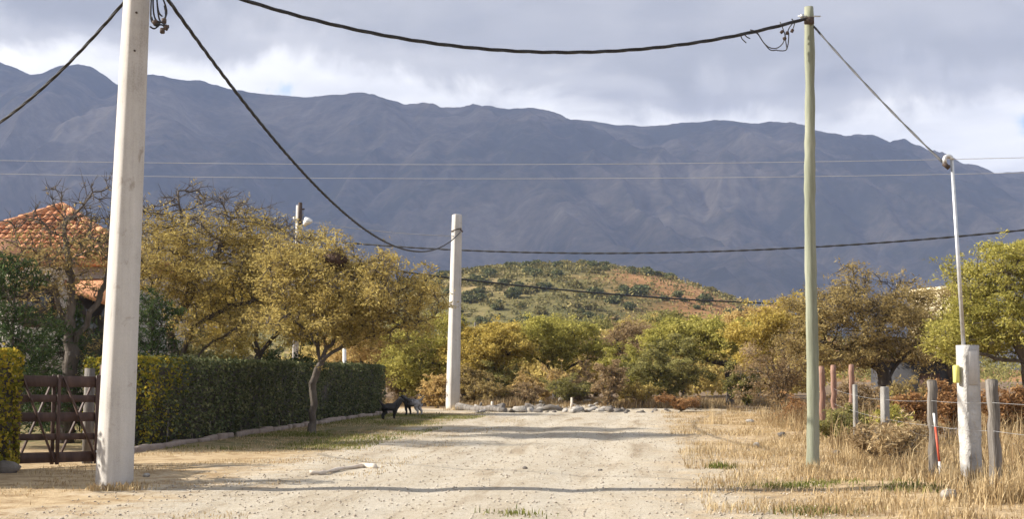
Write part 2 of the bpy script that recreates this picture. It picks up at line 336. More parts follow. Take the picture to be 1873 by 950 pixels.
def rockmat():
    m, t, o = mat('mountain_scrub'); b = NB(t); p = b.pos()
    n1 = b.noise(p, .0011, 6, .6); n2 = b.noise(p, .004, 6, .65, .8); n3 = b.noise(p, .03, 4, .7)
    sx = b.n('ShaderNodeSeparateXYZ'); b.link(b.n('ShaderNodeNewGeometry').outputs['Normal'], sx.inputs[0])
    f = b.m('ADD', b.m('MULTIPLY', n1, .50), b.m('ADD', b.m('MULTIPLY', n2, .35), b.m('MULTIPLY', n3, .15)))
    c = b.ramp(f, [(.36, (.022, .027, .018)), (.46, (.05, .05, .035)), (.53, (.13, .11, .08)), (.63, (.27, .23, .18))])  # scrub and dry grass tones, contrast raised to stand in for faint relief shading
    b.link(b.bsdf(c, .95, None, .05), o.inputs['Surface']); return m
M['mountain'] = rockmat()
def hillmat():
    m, t, o = mat('dry_hillside'); b = NB(t); p = b.pos(); n1 = b.noise(p, .03, 5, .6); n2 = b.noise(p, .35, 5, .7); sx = b.n('ShaderNodeSeparateXYZ'); b.link(p, sx.inputs[0])
    f = b.m('ADD', b.m('MULTIPLY', n1, .6), b.m('MULTIPLY', n2, .4))
    ol = b.ramp(f, [(.36, (.07, .072, .03)), (.47, (.13, .115, .048)), (.56, (.20, .16, .07)), (.66, (.27, .20, .10))])
    red = b.ramp(f, [(.36, (.12, .085, .035)), (.47, (.23, .125, .055)), (.56, (.32, .175, .08)), (.66, (.38, .24, .12))])
    k = b.n('ShaderNodeMapRange'); k.interpolation_type = 'SMOOTHSTEP'; b.link(b.m('ADD', sx.outputs[0], b.m('MULTIPLY', b.m('SUBTRACT', n1, .5), 70.0)), k.inputs[0]); k.inputs[1].default_value = 8.0; k.inputs[2].default_value = 36.0
    b.link(b.bsdf(b.mix(k.outputs[0], ol, red), .95, None, .05), o.inputs['Surface']); return m
M['hill'] = hillmat()

Y_ = lambda k: k
M['l_gold'] = leafmat('golden_foliage', [(0.05, (0.180, 0.140, 0.040)), (0.35, (0.370, 0.280, 0.070)), (0.65, (0.530, 0.410, 0.110)), (0.95, (0.660, 0.540, 0.200))])
M['l_ochre'] = leafmat('ochre_foliage', [(.05, (0.190, 0.129, 0.054)), (.35, (0.411, 0.283, 0.117)), (.65, (0.587, 0.426, 0.176)), (.95, (0.690, 0.588, 0.277))])
M['l_yelgreen'] = leafmat('yellow_green_foliage', [(0.05, (0.130, 0.130, 0.035)), (0.35, (0.290, 0.270, 0.070)), (0.65, (0.440, 0.390, 0.100)), (0.95, (0.600, 0.530, 0.190))])
M['l_olive'] = leafmat('olive_foliage', [(0.05, (0.085, 0.085, 0.035)), (0.35, (0.190, 0.180, 0.065)), (0.65, (0.310, 0.280, 0.100)), (0.95, (0.450, 0.400, 0.170))])
M['l_brown'] = leafmat('brown_dry_foliage', [(0.05, (0.120, 0.085, 0.050)), (0.35, (0.250, 0.175, 0.095)), (0.65, (0.370, 0.270, 0.150)), (0.95, (0.500, 0.400, 0.240))])
M['l_rust'] = leafmat('rusty_dry_foliage', [(0.05, (0.140, 0.070, 0.035)), (0.35, (0.270, 0.145, 0.065)), (0.65, (0.390, 0.230, 0.105)), (0.95, (0.500, 0.340, 0.170))])
M['l_drab'] = leafmat('drab_olive_brown_foliage', [(0.05, (0.110, 0.080, 0.040)), (0.35, (0.240, 0.180, 0.075)), (0.65, (0.380, 0.290, 0.120)), (0.95, (0.540, 0.440, 0.200))])
M['l_straw'] = leafmat('straw_olive_foliage', [(0.05, (0.150, 0.110, 0.040)), (0.35, (0.330, 0.250, 0.085)), (0.65, (0.500, 0.390, 0.130)), (0.95, (0.640, 0.540, 0.220))])
M['l_dark'] = leafmat('dark_green_foliage', [(0.05, (0.018, 0.030, 0.014)), (0.35, (0.038, 0.060, 0.026)), (0.65, (0.070, 0.100, 0.040)), (0.95, (0.140, 0.170, 0.065))], .2)
M['l_green'] = leafmat('fresh_green_foliage', [(.05, (0.065, 0.098, 0.035)), (.35, (0.156, 0.212, 0.073)), (.65, (0.270, 0.315, 0.113)), (.95, (0.438, 0.438, 0.190))])
M['l_hedge'] = leafmat('clipped_hedge_leaves', [(.05, (0.038, 0.049, 0.027)), (.35, (0.080, 0.095, 0.046)), (.7, (0.137, 0.148, 0.068)), (.97, (0.285, 0.266, 0.133))], .1, 1.2, .3)
M['l_hedge2'] = leafmat('yellow_hedge_leaves', [(.05, (0.057, 0.069, 0.014)), (.35, (0.172, 0.172, 0.029)), (.65, (0.345, 0.276, 0.040)), (.95, (0.552, 0.380, 0.057))], .3, 2.5, .5)
M['l_hill'] = leafmat('hill_shrub_foliage', [(0.05, (0.042, 0.057, 0.028)), (0.35, (0.101, 0.114, 0.054)), (0.65, (0.164, 0.171, 0.078)), (0.95, (0.270, 0.257, 0.128))], .15, .05, .3)
M['l_hill2'] = leafmat('hill_shrub_foliage_olive', [(.05, (0.071, 0.071, 0.029)), (.4, (0.156, 0.143, 0.057)), (.7, (0.242, 0.206, 0.085)), (.95, (0.356, 0.285, 0.129))], .15, .05, .3)
M['g_dry'] = leafmat('dry_grass', [(.05, (.13, .085, .045)), (.28, (.31, .215, .11)), (.55, (.46, .345, .19)), (.80, (.56, .45, .28)), (.97, (.62, .54, .38))], .3, 1.1, .45)
M['g_green'] = leafmat('green_grass', [(.05, (.05, .07, .015)), (.35, (.11, .13, .03)), (.65, (.20, .20, .06)), (.95, (.36, .31, .14))], .3, .5, .4)
M['g_brown'] = leafmat('brown_weeds', [(0.05, (0.150, 0.100, 0.055)), (0.35, (0.280, 0.195, 0.105)), (0.65, (0.400, 0.300, 0.165)), (0.95, (0.540, 0.430, 0.260))], .3, .5, .4)

# ------------------------------------------------------------------ foliage and tree machinery
def unit(rng, n):
    v = rng.normal(size=(n, 3)); return v / np.linalg.norm(v, axis=1)[:, None]
def leaves(g, C, ln, wd, rng, flat=0.0, droop=0.0):
    n = len(C); a = unit(rng, n); a[:, 2] *= (1 - flat); a[:, 2] -= droop; a /= np.linalg.norm(a, axis=1)[:, None]
    u = unit(rng, n); b = np.cross(a, u); b /= np.linalg.norm(b, axis=1)[:, None] + 1e-9
    s = (.45 + 1.1 * rng.rand(n) ** 1.4)[:, None]; A = a * ln * .5 * s; B = b * wd * .5 * s
    V = np.stack([C - A, C + B, C + A, C - B], 1).reshape(-1, 3)
    g.add(V, np.arange(4 * n).reshape(n, 4)); return g
def frusta(g, P0, P1, R0, R1, n):
    D = P1 - P0; ln = np.linalg.norm(D, axis=1)[:, None] + 1e-9; D = D / ln
    ref = np.where(np.abs(D[:, 2:3]) < .9, np.array([[0, 0, 1.0]]), np.array([[1.0, 0, 0]]))
    A = np.cross(ref, D); A /= np.linalg.norm(A, axis=1)[:, None]; B = np.cross(D, A)
    th = np.arange(n) * 2 * math.pi / n; c = np.cos(th)[None, :, None]; s = np.sin(th)[None, :, None]
    dirs = c * A[:, None] + s * B[:, None]
    lo = P0[:, None] + dirs * R0[:, None, None]; hi = P1[:, None] + D[:, None] * R1[:, None, None] * .5 + dirs * R1[:, None, None]
    m = len(P0); V = np.concatenate([lo, hi], 1).reshape(-1, 3); k = np.arange(n); k2 = (k + 1) % n
    q = np.stack([k, k2, n + k2, n + k], 1)
    g.add(V, (q[None] + (np.arange(m) * 2 * n)[:, None, None]).reshape(-1, 4)); return g
def grow(seedP, seedPar, A, step, di, dk, rng, iters=70, up=0.0, jit=.12):
    P = [np.array(p, float) for p in seedP]; par = list(seedPar); A = A.copy()
    PA = np.array(P); near = np.zeros(len(A), int); nd = np.full(len(A), 1e9)
    for i0 in range(0, len(PA), 64):
        d = np.linalg.norm(A[:, None] - PA[None, i0:i0 + 64], axis=2); j = d.argmin(1); dm = d[np.arange(len(A)), j]; u = dm < nd
        near[u] = j[u] + i0; nd[u] = dm[u]
    kids = {}
    first = True
    for it in range(iters):
        act = nd < (di if not first else 1e8)
        if it > 8: first = False
        if act.sum() == 0: break
        idx = near[act]; dv = (A[act] - PA[idx]); dv /= np.linalg.norm(dv, axis=1)[:, None] + 1e-9
        acc = np.zeros((len(PA), 3)); np.add.at(acc, idx, dv); hot = np.unique(idx)
        new = []
        for h in hot:
            k = kids.get(h, 0)
            if k >= 3: continue
            v = acc[h]; nv = np.linalg.norm(v)
            if nv < 1e-6: continue
            v = v / nv + rng.normal(size=3) * jit + np.array([0, 0, up]); v /= np.linalg.norm(v)
            new.append(PA[h] + v * step); par.append(h); kids[h] = k + 1
        if not new: break
        new = np.array(new); b0 = len(PA); PA = np.concatenate([PA, new])
        d = np.linalg.norm(A[:, None] - new[None], axis=2); j = d.argmin(1); dm = d[np.arange(len(A)), j]; u = dm < nd
        near[u] = j[u] + b0; nd[u] = dm[u]
        keep = nd > dk; A = A[keep]; near = near[keep]; nd = nd[keep]
        if len(A) == 0: break
    return PA, np.array(par)
def resample(pl, step):
    pl = np.asarray(pl, float); out_ = [pl[0]]
    for a, b in zip(pl[:-1], pl[1:]):
        n = max(1, int(round(np.linalg.norm(b - a) / step)))
        for i in range(1, n + 1): out_.append(a + (b - a) * i / n)
    return out_
def make_tree(name, label, cat, base, limbs, crown, leafm, barkm='bark', nattr=500, step=.2, nleaf=9000, ll=.09, lw=.04, tip=.008, r0=.13,
              seed=1, spread=.13, twigs=1.0, group=None, up=.05, flat=.3, droop=0.0, bare=None, shell=2.4, leaf_z=None, pexp=2.35, jit=.16, pads=46, pad=.48, padz=.34):
    rng = np.random.RandomState(seed); base = np.asarray(base, float)
    SP = []; SPar = []
    for k, pl in enumerate(limbs):
        pts = resample(pl, step)
        if k == 0: SP.append(pts[0]); SPar.append(-1); last = 0
        else: last = int(np.linalg.norm(np.array(SP) - pts[0], axis=1).argmin())
        for p in pts[1:]:
            SP.append(p + rng.normal(size=3) * step * .13); SPar.append(last); last = len(SP) - 1
    A = []; ws = np.array([c[2] if len(c) > 2 else 1.0 for c in crown]); vol = np.array([np.prod(c[1]) for c in crown]) ** .8 * ws; vol /= vol.sum()
    for c, v in zip(crown, vol):                     # the crown is built of flat leafy layers with air between them
        cr_ = np.asarray(c[1]); npad = max(5, int(pads * v)); u = unit(rng, npad) * (rng.rand(npad) ** (1 / shell))[:, None]; PC = np.asarray(c[0]) + u * cr_ * np.array([1.06, 1.06, 1.0])
        n = max(3, int(nattr * v / npad)); hr = pad * (.6 + .8 * rng.rand(npad))
        for q in range(npad):
            w_ = unit(rng, n) * (rng.rand(n) ** .5)[:, None]; A.append(PC[q] + w_ * np.array([hr[q], hr[q], hr[q] * padz]))
    A = np.concatenate(A); A = A[A[:, 2] > base[2] + .25]
    PA, par = grow(SP, SPar, A, step, step * 9, step * 1.25, rng, up=up, jit=jit)
    n = len(PA); R = np.zeros(n); child = np.zeros(n, int)
    for i in range(n - 1, 0, -1):
        if child[i] == 0: R[i] = tip ** pexp
        R[par[i]] += R[i]; child[par[i]] += 1
    if child[0] == 0: R[0] = tip ** pexp
    R = R ** (1 / pexp); R *= 1.0; k = r0 / max(R[0], 1e-6)
    R = np.where(R > tip * 2, tip * 2 + (r0 - tip * 2) * (np.maximum(R - tip * 2, 0) / max(R[0] - tip * 2, 1e-4)) ** 1.45, R)
    root = thing(name, base, label, cat, group)
    g = Geo(); i = np.arange(1, n); p0 = PA[par[i]]; p1 = PA[i]; ra = np.minimum(R[par[i]], R[i] * 1.35); rb = R[i]
    thick = rb > .028
    if thick.any(): frusta(g, p0[thick], p1[thick], ra[thick], rb[thick], 7)
    if (~thick).any(): frusta(g, p0[~thick], p1[~thick], ra[~thick], rb[~thick], 4)
    # root flare
    fl = Geo
    frusta(g, np.array([base - [0, 0, .12]]), np.array([base + [0, 0, .22]]), np.array([r0 * 1.5]), np.array([r0 * 1.02]), 8)
    thin = np.where(R < tip * 4.5)[0]
    m = int(len(thin) * 2.2 * twigs)
    ends = np.empty((0, 3))
    if m:
        j = rng.choice(thin, m); d = unit(rng, m); pd = PA[j] - PA[np.maximum(par[j], 0)]; pd /= np.linalg.norm(pd, axis=1)[:, None] + 1e-9
        d = d * .8 + pd * .8 + np.array([0, 0, up * 3 - droop]); d /= np.linalg.norm(d, axis=1)[:, None]
        tl = step * (.6 + 1.2 * rng.rand(m) + 1.8 * (rng.rand(m) < .12) * rng.rand(m))[:, None]; mid = PA[j] + d * tl * .5 + unit(rng, m) * tl * .1; ends = mid + d * tl * .5 + unit(rng, m) * tl * .15
        frusta(g, PA[j], mid, np.full(m, tip * .75), np.full(m, tip * .55), 3); frusta(g, mid, ends, np.full(m, tip * .55), np.full(m, tip * .3), 3)
    g.obj('trunk', M[barkm], root, base, smooth=True)
    pool = np.concatenate([PA[thin], ends, ends]) if len(ends) else PA[thin]
    if bare is not None: pool = pool[rng.rand(len(pool)) < bare(pool)]
    # uneven clumps
    dens = .6 * vnoise(pool[:, 0] * 1.5 + seed, pool[:, 2] * 2.3 + pool[:, 1] * 1.1) + .4 * vnoise(pool[:, 0] * 4 + seed, pool[:, 2] * 6 + pool[:, 1] * 3); pool = pool[(dens + .32 * rng.rand(len(pool))) > .50]
    if nleaf and len(pool):
        C = pool[rng.randint(0, len(pool), nleaf)] + rng.normal(size=(nleaf, 3)) * spread * np.array([1, 1, .55])
        C = C[C[:, 2] > base[2] + .05]
        leaves(Geo_ := Geo(), C, ll, lw, rng, flat, droop); Geo_.obj('crown', M[leafm], root, base)
    return root
def pxcrown(Y, *els):                       # crown ellipsoids from photo pixels at depth Y
    r = []
    for e in els:
        px, py, rx, ry = e[:4]; k = Y / F; dy = e[4] if len(e) > 4 else 0.0; w = e[5] if len(e) > 5 else 1.0
        r.append((at(px, py, Y) + np.array([0, dy, 0]), (rx * k, max(rx, ry) * k * .85, ry * k), w))
    return r
def pxline(Y, pts): return [at(p[0], p[1], Y + (p[2] if len(p) > 2 else 0)) for p in pts]
def base_at(px, Y): p = at(px, HZ, Y); return np.array([p[0], Y, gz(p[0], Y)])
def bush(name, label, px, Y, w, h, leafm, barkm='pale_bark', seed=1, nleaf=5000, stems=5, nattr=180, ll=.08, lw=.04, group=None, lean=0, **kw):
    """w, h in photo pixels at depth Y"""
    b = base_at(px, Y); k = Y / F; rng = np.random.RandomState(seed + 900); W_, H_ = w * k / 2, h * k
    limbs = [[b, b + [0, 0, H_ * .08]]]
    for i in range(stems):
        a = rng.rand() * 6.28; r = W_ * (.25 + .4 * rng.rand())
        limbs.append([b + [0, 0, .04], b + np.array([math.cos(a) * r * .35, math.sin(a) * r * .35, H_ * .25]), b + np.array([math.cos(a) * r + lean * k, math.sin(a) * r, H_ * (.45 + .2 * rng.rand())])])
    cr = [(b + [lean * k * .5, 0, H_ * .54], (W_, W_ * .85, H_ * .46))]
    for i in range(3):
        a = rng.rand() * 6.28; cr.append((b + np.array([math.cos(a) * W_ * .55, math.sin(a) * W_ * .4, H_ * (.35 + .4 * rng.rand())]), (W_ * .45, W_ * .45, H_ * .28)))
    nleaf = int(nleaf * 1.5); kw.setdefault('step', max(.09, H_ * .06)); kw.setdefault('r0', .03 + H_ * .012); kw.setdefault('spread', max(.05, H_ * .03)); kw.setdefault('pad', max(.14, .16 * W_)); kw.setdefault('padz', .6); kw.setdefault('pads', 40)
    return make_tree(name, label, kw.pop('cat', 'bush'), b, limbs, cr, leafm, barkm, nattr=nattr, nleaf=nleaf, ll=ll, lw=lw, seed=seed, group=group, **kw)

# ------------------------------------------------------------------ terrain
def grid_obj(name, xs, ys, zf, m, smooth=True):
    X, Y = np.meshgrid(xs, ys); Z = zf(X, Y); V = np.stack([X, Y, Z], -1).reshape(-1, 3); nx, ny = len(xs), len(ys)
    i = np.arange(nx - 1)[None] + nx * np.arange(ny - 1)[:, None]; i = i.ravel()
    return Geo().add(V, np.stack([i, i + 1, i + nx + 1, i + nx], 1)).obj(name, m, smooth=smooth)
def spaced(lo, hi, st, far_lo, far_hi):
    a = list(np.arange(lo, hi + 1e-6, st)); d = st; x = lo; pre = []
    while x > far_lo: d *= 1.35; x -= d; pre.append(max(x, far_lo))
    d = st; x = hi; post = []
    while x < far_hi: d *= 1.35; x += d; post.append(min(x, far_hi))
    return np.array(pre[::-1] + a + post)
tag(grid_obj('ground', spaced(-17, 19, .22, -9000, 9000), spaced(9, 60, .25, -1500, 8500), gz, M['soil']), kind='structure')
# the sandy street: its own sheet, 6 mm above the ground, wheel ruts included
def street_sheet():
    ss = np.arange(-3, 52.6, .25); g = Geo(); rows = []
    for s in ss:
        l0 = -5.6 + 1.0 * (fbm(s * .4, 3.3) - .5); l1 = 1.1 + 1.4 * (fbm(s * .45, 8.3) - .5)
        if s > 47.6: l0 -= 3.2 * sst(47.6, 50.5, s)
        ll = np.linspace(l0, l1, 32); x = RU[0] * s + RV[0] * ll; y = RU[1] * s + RV[1] * ll
        rows.append(np.stack([x, y, gz(x, y) + .006], 1))
    V = np.concatenate(rows); i = (np.arange(31)[None] + 32 * np.arange(len(ss) - 1)[:, None]).ravel()
    g.add(V, np.stack([i, i + 1, i + 33, i + 32], 1)); return g.obj('street', M['soil'], smooth=True)
tag(street_sheet(), kind='structure')

ridge_px = np.array([(-900, 150), (-600, 120), (-400, 150), (-200, 95), (-60, 98), (0, 113), (30, 124), (55, 136), (85, 134), (105, 130), (125, 121), (145, 117), (165, 121), (190, 137), (220, 158), (262, 151), (285, 143),
                     (305, 142), (340, 146), (365, 147), (400, 157), (430, 165), (470, 170), (510, 174), (560, 178), (600, 174), (640, 173), (680, 176), (705, 181), (740, 191), (790, 195), (860, 201), (885, 196), (930, 201), (975, 199),
                     (1000, 205), (1035, 217), (1080, 221), (1130, 228), (1200, 231), (1250, 224), (1320, 222), (1380, 232), (1405, 228), (1440, 234), (1470, 238), (1510, 251), (1545, 252), (1565, 248), (1590, 250), (1625, 265), (1670, 281), (1700, 287),
                     (1740, 301), (1775, 316), (1810, 319), (1873, 314), (1960, 322), (2150, 350), (2500, 330), (2900, 380)], float)
YC = 6200.0
rw = np.array([at(a, b, YC) for a, b in ridge_px])
def mountain_z(X, Y):
    xr = X * YC / np.maximum(Y, 1500) * .35 + X * .65
    crest = np.interp(xr, rw[:, 0], rw[:, 2])
    t = (Y - 2300) / (YC - 2300); tf = np.clip(t, 0, 1)
    prof = .62 * tf ** 1.15 + .38 * sst(.35, 1.0, tf)
    wx = X + 500 * (fbm(X * .0007, Y * .0007, 3) - .5)
    sp_ = 1 - np.abs(2 * fbm(wx * .0016 + Y * .00035, Y * .0005 + 3, 4, .5) - 1) * 2.0          # spurs running down
    sp2 = 1 - np.abs(2 * fbm(wx * .0048 - Y * .0009, Y * .0016 + 9, 4, .5) - 1) * 2.0
    sp3 = 1 - np.abs(2 * fbm(wx * .013 + Y * .003, Y * .0045 + 4, 3, .55) - 1) * 2.0
    amp = np.clip(tf * (1 - tf) * 4, 0, 1) ** .8
    z = crest * prof + amp * (240 * (sp_ - .55) + 62 * (sp2 - .55) + 10 * (sp3 - .5)) + amp * 30 * (fbm(X * .012, Y * .012, 4) - .5)
    z = z + 14 * (fbm(X * .016, Y * 0 + 2, 4, .6) - .5) * sst(.8, 1, tf)
    back = np.clip((Y - YC) / 1500, 0, 1); z = z * (1 - .55 * back) - 60 * back
    return np.where(t <= 0, -3.0, np.maximum(z, -3.0))
tag(grid_obj('mountain_range', np.linspace(-4000, 4100, 900), np.concatenate([np.linspace(2250, YC, 300), np.linspace(YC + 40, YC + 1800, 12)]), mountain_z, M['mountain']), kind='structure')
hill_px = np.array([(300, 640), (450, 600), (560, 560), (700, 520), (820, 496), (900, 482), (1000, 476), (1100, 480), (1170, 492), (1230, 508), (1290, 532), (1340, 556), (1400, 585), (1480, 615), (1600, 645), (1800, 675)], float)
YH = 400.0; hw = np.array([at(a, b, YH) for a, b in hill_px])
def hill_z(X, Y):
    c = np.interp(X, hw[:, 0], hw[:, 2] - 2.2, left=0, right=0); c = np.where((X < hw[0, 0]) | (X > hw[-1, 0]), 0, c)
    t = np.clip((Y - 235) / (YH - 235), 0, 1); b = np.clip((Y - YH) / 150, 0, 1)
    return c * (np.sin(t * math.pi / 2) ** 1.25) * (1 - b * b) + 1.6 * (fbm(X * .05, Y * .05, 4) - .5) * t - .4 - 1.5 * (b > .98)
tag(grid_obj('hill', np.linspace(hw[0, 0], hw[-1, 0], 150), np.linspace(228, 560, 110), hill_z, M['hill']), kind='structure')

# shrubs on the hill: four prototypes, then copies that share their meshes
def shrub_mesh(seed, m):
    rng = np.random.RandomState(seed); g = Geo(); u = unit(rng, 420); r = (.55 + .45 * rng.rand(420))[:, None]; C = u * r * np.array([1.9, 1.9, 1.25]) + [0, 0, 1.15]
    C = C[C[:, 2] > -.1]; k = 1 + .35 * (vnoise(C[:, 0] * .8 + seed, C[:, 2] + C[:, 1]) - .5); C[:, :2] *= k[:, None]
    leaves(g, C, .62, .42, rng); frusta(g, np.array([[0, 0, -.6]]), np.array([[0.05, 0, 1.2]]), np.array([.13]), np.array([.05]), 5)
    return g.obj('hill_shrub', m)
rng = np.random.RandomState(77); protos = [shrub_mesh(s, M[m]) for s, m in ((1, 'l_hill'), (2, 'l_hill'), (3, 'l_hill2'), (4, 'l_hill'))]
pts = []
while len(pts) < 290:
    px, v = rng.uniform(560, 1400), rng.rand(); yy = 262 + 145 * v ** .8; x = (px - CX) / F * yy
    top = np.interp((x / 1.0), hw[:, 0], hw[:, 2])
    dn = fbm(x * .035 + 9, yy * .035, 3); edge_ = sst(1080, 1330, px) * .20
    if dn - edge_ * 1.3 < .40 + .12 * rng.rand(): continue
    pts.append((x, yy))
for k, (x, yy) in enumerate(pts):
    o = protos[k] if k < 4 else protos[rng.randint(4)].copy()
    if k >= 4: COL.objects.link(o)
    sc2 = rng.uniform(.45, 1.0); o.scale = (sc2 * rng.uniform(.9, 1.35), sc2, sc2 * rng.uniform(.75, 1.1)); o.location = (x, yy, float(hill_z(np.array(x), np.array(yy))) - .1)
    o.rotation_euler[2] = rng.rand() * 6.28
    olive = o.data.materials[0] is M['l_hill2']
    tag(o, ('small olive' if olive else 'small dark green') + ' shrub scattered on the round hill below the mountains', 'shrub', ('olive' if olive else 'dark green') + ' shrubs scattered over the round hill')

# low dry scrub between those shrubs, and the far thicket at the hill's foot: masses
g = Geo(); nc = 2600; n = 90000; cx_ = rng.uniform(-75, 85, nc); cy_ = rng.uniform(245, 412, nc); cr_ = rng.uniform(.5, 1.7, nc); kk = rng.randint(0, nc, n); u = unit(rng, n) * cr_[kk][:, None]
sel_ = (cx_[kk] < 22) | (rng.rand(n) < .45); kk = kk[sel_]; u = u[sel_]
x = cx_[kk] + u[:, 0]; yy = cy_[kk] + u[:, 1]; z = hill_z(x, yy) + cr_[kk] * .45 + u[:, 2] * .6
leaves(g, np.stack([x, yy, z], 1), .6, .36, rng); tag(g.obj('hill_scrub', M['l_hill2']), 'low olive scrub covering the round hill between the shrubs', 'scrub', kind='stuff')
for mm, nm, lab, seed, n, px0, px1 in (('l_olive', 'thicket', 'olive green thicket of distant trees at the foot of the hill', 5, 34000, 560, 1873), ('l_straw', 'thicket', 'straw yellow scrub filling in behind the trees at the street end', 8, 52000, 560, 1480), ('l_yelgreen', 'thicket', 'yellow green treetops of the distant thicket before the hill', 6, 22000, 600, 1500)):
    r2 = np.random.RandomState(seed); nb = 90; cx = r2.uniform(px0, px1, nb); cyy = r2.uniform(92, 190, nb) if seed != 8 else r2.uniform(64, 82, nb)
    k = r2.randint(0, nb, n); u = unit(r2, n) * (.5 + .5 * r2.rand(n))[:, None]; sz = r2.uniform(1.5, 2.9, nb)[k]; hh = (r2.uniform(2.6, 5.0, nb) if seed != 8 else r2.uniform(2.2, 4.1, nb))[k]
    C = np.stack([(cx[k] - CX) / F * cyy[k] + u[:, 0] * sz, cyy[k] + u[:, 1] * sz, hh * .56 + u[:, 2] * hh * .46], 1)
    tag(leaves(Geo(), C, .26, .15, r2).obj(nm, M[mm]), lab, 'thicket', kind='stuff')

# air between here and the mountains
hb = Geo(); box(hb, (0, 3400, 790), (18600, 10600, 1600))
m, t, o = mat('haze_air'); pv = t.nodes.new('ShaderNodeVolumePrincipled'); pv.inputs['Color'].default_value = (.49, .62, .98, 1); pv.inputs['Density'].default_value = 9.6e-5
t.links.new(pv.outputs[0], o.inputs['Volume']); hz = hb.obj('haze', m); tag(hz, 'thin bluish haze in front of the mountains', 'haze', kind='stuff')

# the cloud bank that keeps the mountains in shade while the street lies in the sun
def cloud_slab():
    g = Geo(); xs = np.linspace(-9500, 2600, 90); ys = np.linspace(1750, 8400, 60); X, Y = np.meshgrid(xs, ys); nx, ny = len(xs), len(ys)
    e = np.minimum(np.minimum(X - xs[0], xs[-1] - X), np.minimum(Y - ys[0], ys[-1] - Y)); e = np.clip(e / 900, 0, 1) ** .5
    lo = 3150 - 120 * e * (.4 + fbm(X * .0011, Y * .0011, 4)); hi = 3150 + 520 * e * (.3 + fbm(X * .0009 + 5, Y * .0009, 5)); n = nx * ny
    i = (np.arange(nx - 1)[None] + nx * np.arange(ny - 1)[:, None]).ravel(); q = np.stack([i, i + 1, i + nx + 1, i + nx], 1)
    g.add(np.concatenate([np.stack([X, Y, lo], -1).reshape(-1, 3), np.stack([X, Y, hi + 1], -1).reshape(-1, 3)]), q[:, ::-1], q + n); return g
cm, t, o = mat('cloud'); b = NB(t); d = b.n('ShaderNodeBsdfDiffuse'); d.inputs[0].default_value = (.8, .8, .82, 1); tr = b.n('ShaderNodeBsdfTransparent'); mx = b.n('ShaderNodeMixShader')
thick = b.ramp(b.noise(b.pos(), .0009, 4, .55), [(.34, (.56, .56, .56)), (.62, (.80, .80, .80))]); b.link(thick, mx.inputs[0]); b.link(tr.outputs[0], mx.inputs[1]); b.link(d.outputs[0], mx.inputs[2]); b.link(mx.outputs[0], o.inputs['Surface'])
tag(cloud_slab().obj('cloud_bank', cm, smooth=True), 'thin grey cloud bank high over the mountains', 'cloud', kind='stuff')

# ------------------------------------------------------------------ grass, pebbles
def blades(g, X, Yv, h, w, rng, lean=.5, zoff=0.0):
    n = len(X); a = rng.rand(n) * 6.28; d = np.stack([np.cos(a), np.sin(a), 0 * a], 1); s = np.stack([-np.sin(a), np.cos(a), 0 * a], 1) * (w * .5)[:, None] if np.ndim(w) else np.stack([-np.sin(a), np.cos(a), 0 * a], 1) * w * .5
    B = np.stack([X, Yv, gz(X, Yv) - .01 + zoff], 1); ln = lean * rng.rand(n)[:, None]; H = h[:, None]
    mid = B + d * ln * H * .35 + np.array([0, 0, 1]) * H * .55; tip = B + d * ln * H + np.array([0, 0, 1]) * H * (1 - .35 * ln)
    V = np.stack([B - s, B + s, mid + s * .7, mid - s * .7, tip], 1).reshape(-1, 3); i = np.arange(n)[:, None] * 5
    g.add(V, i + np.array([[0, 1, 2, 3]]), i + np.array([[3, 2, 4]])); return g
def scatter(n, s0, s1, l0, l1, rng, p=1.6):        # denser close to the camera
    s = s0 + (s1 - s0) * rng.rand(n) ** p; l = rng.uniform(l0, l1, n); q = RU[None] * s[:, None] + RV[None] * l[:, None]; return q[:, 0], q[:, 1], s, l
rng = np.random.RandomState(31)
# tall dry grass right of the street
x, y, s, l = scatter(170000, 9.5, 50, .6, 13, rng, 1.5)
d = fbm(x * .8, y * .8, 4); keep = (d + .30 * sst(.8, 4.0, l) - .08) > .40 + .18 * rng.rand(len(x)); x, y, s, l, d = (v[keep] for v in (x, y, s, l, d))
h = (.05 + .10 * rng.rand(len(x)) + .34 * sst(2.6, 4.2, l) * rng.rand(len(x)) * sst(.42, .6, d)); h *= 1 - .4 * sst(20, 40, s); h *= .4 + 1.7 * vnoise(x * 2.3 + 11, y * 2.3) ** 1.4
tag(blades(Geo(), x, y, h, .006 + .008 * rng.rand(len(x)), rng, 1.25).obj('dry_grass', M['g_dry']), 'tall dry straw coloured grass along the right hand fence', 'grass', kind='stuff')
# short dry grass on the left verge and thin tufts on the street edge
x, y, s, l = scatter(42000, 10, 50, -9.0, -3.6, rng, 1.4)
d = fbm(x * .7 + 30, y * .7, 4); keep = d - .16 * sst(-6.5, -4.6, l) > .40 + .15 * rng.rand(len(x)); x, y, s = x[keep], y[keep], s[keep]
tag(blades(Geo(), x, y, .025 + .05 * rng.rand(len(x)), .007 + .006 * rng.rand(len(x)), rng, 1.0).obj('verge_grass', M['g_dry']), 'short dry grass on the left verge by the hedge', 'grass', kind='stuff')
x, y, s, l = scatter(30000, 24, 47, -9.0, -5.2, rng, 1.1)
d = fbm(x * .6 + 3, y * .6 + 8, 4); keep = d > .42 + .12 * rng.rand(len(x)); x, y = x[keep], y[keep]
tag(blades(Geo(), x, y, .03 + .06 * rng.rand(len(x)), .009 + .006 * rng.rand(len(x)), rng, .9).obj('green_grass', M['g_green']), 'green grass in the shade of the long hedge', 'grass', kind='stuff')
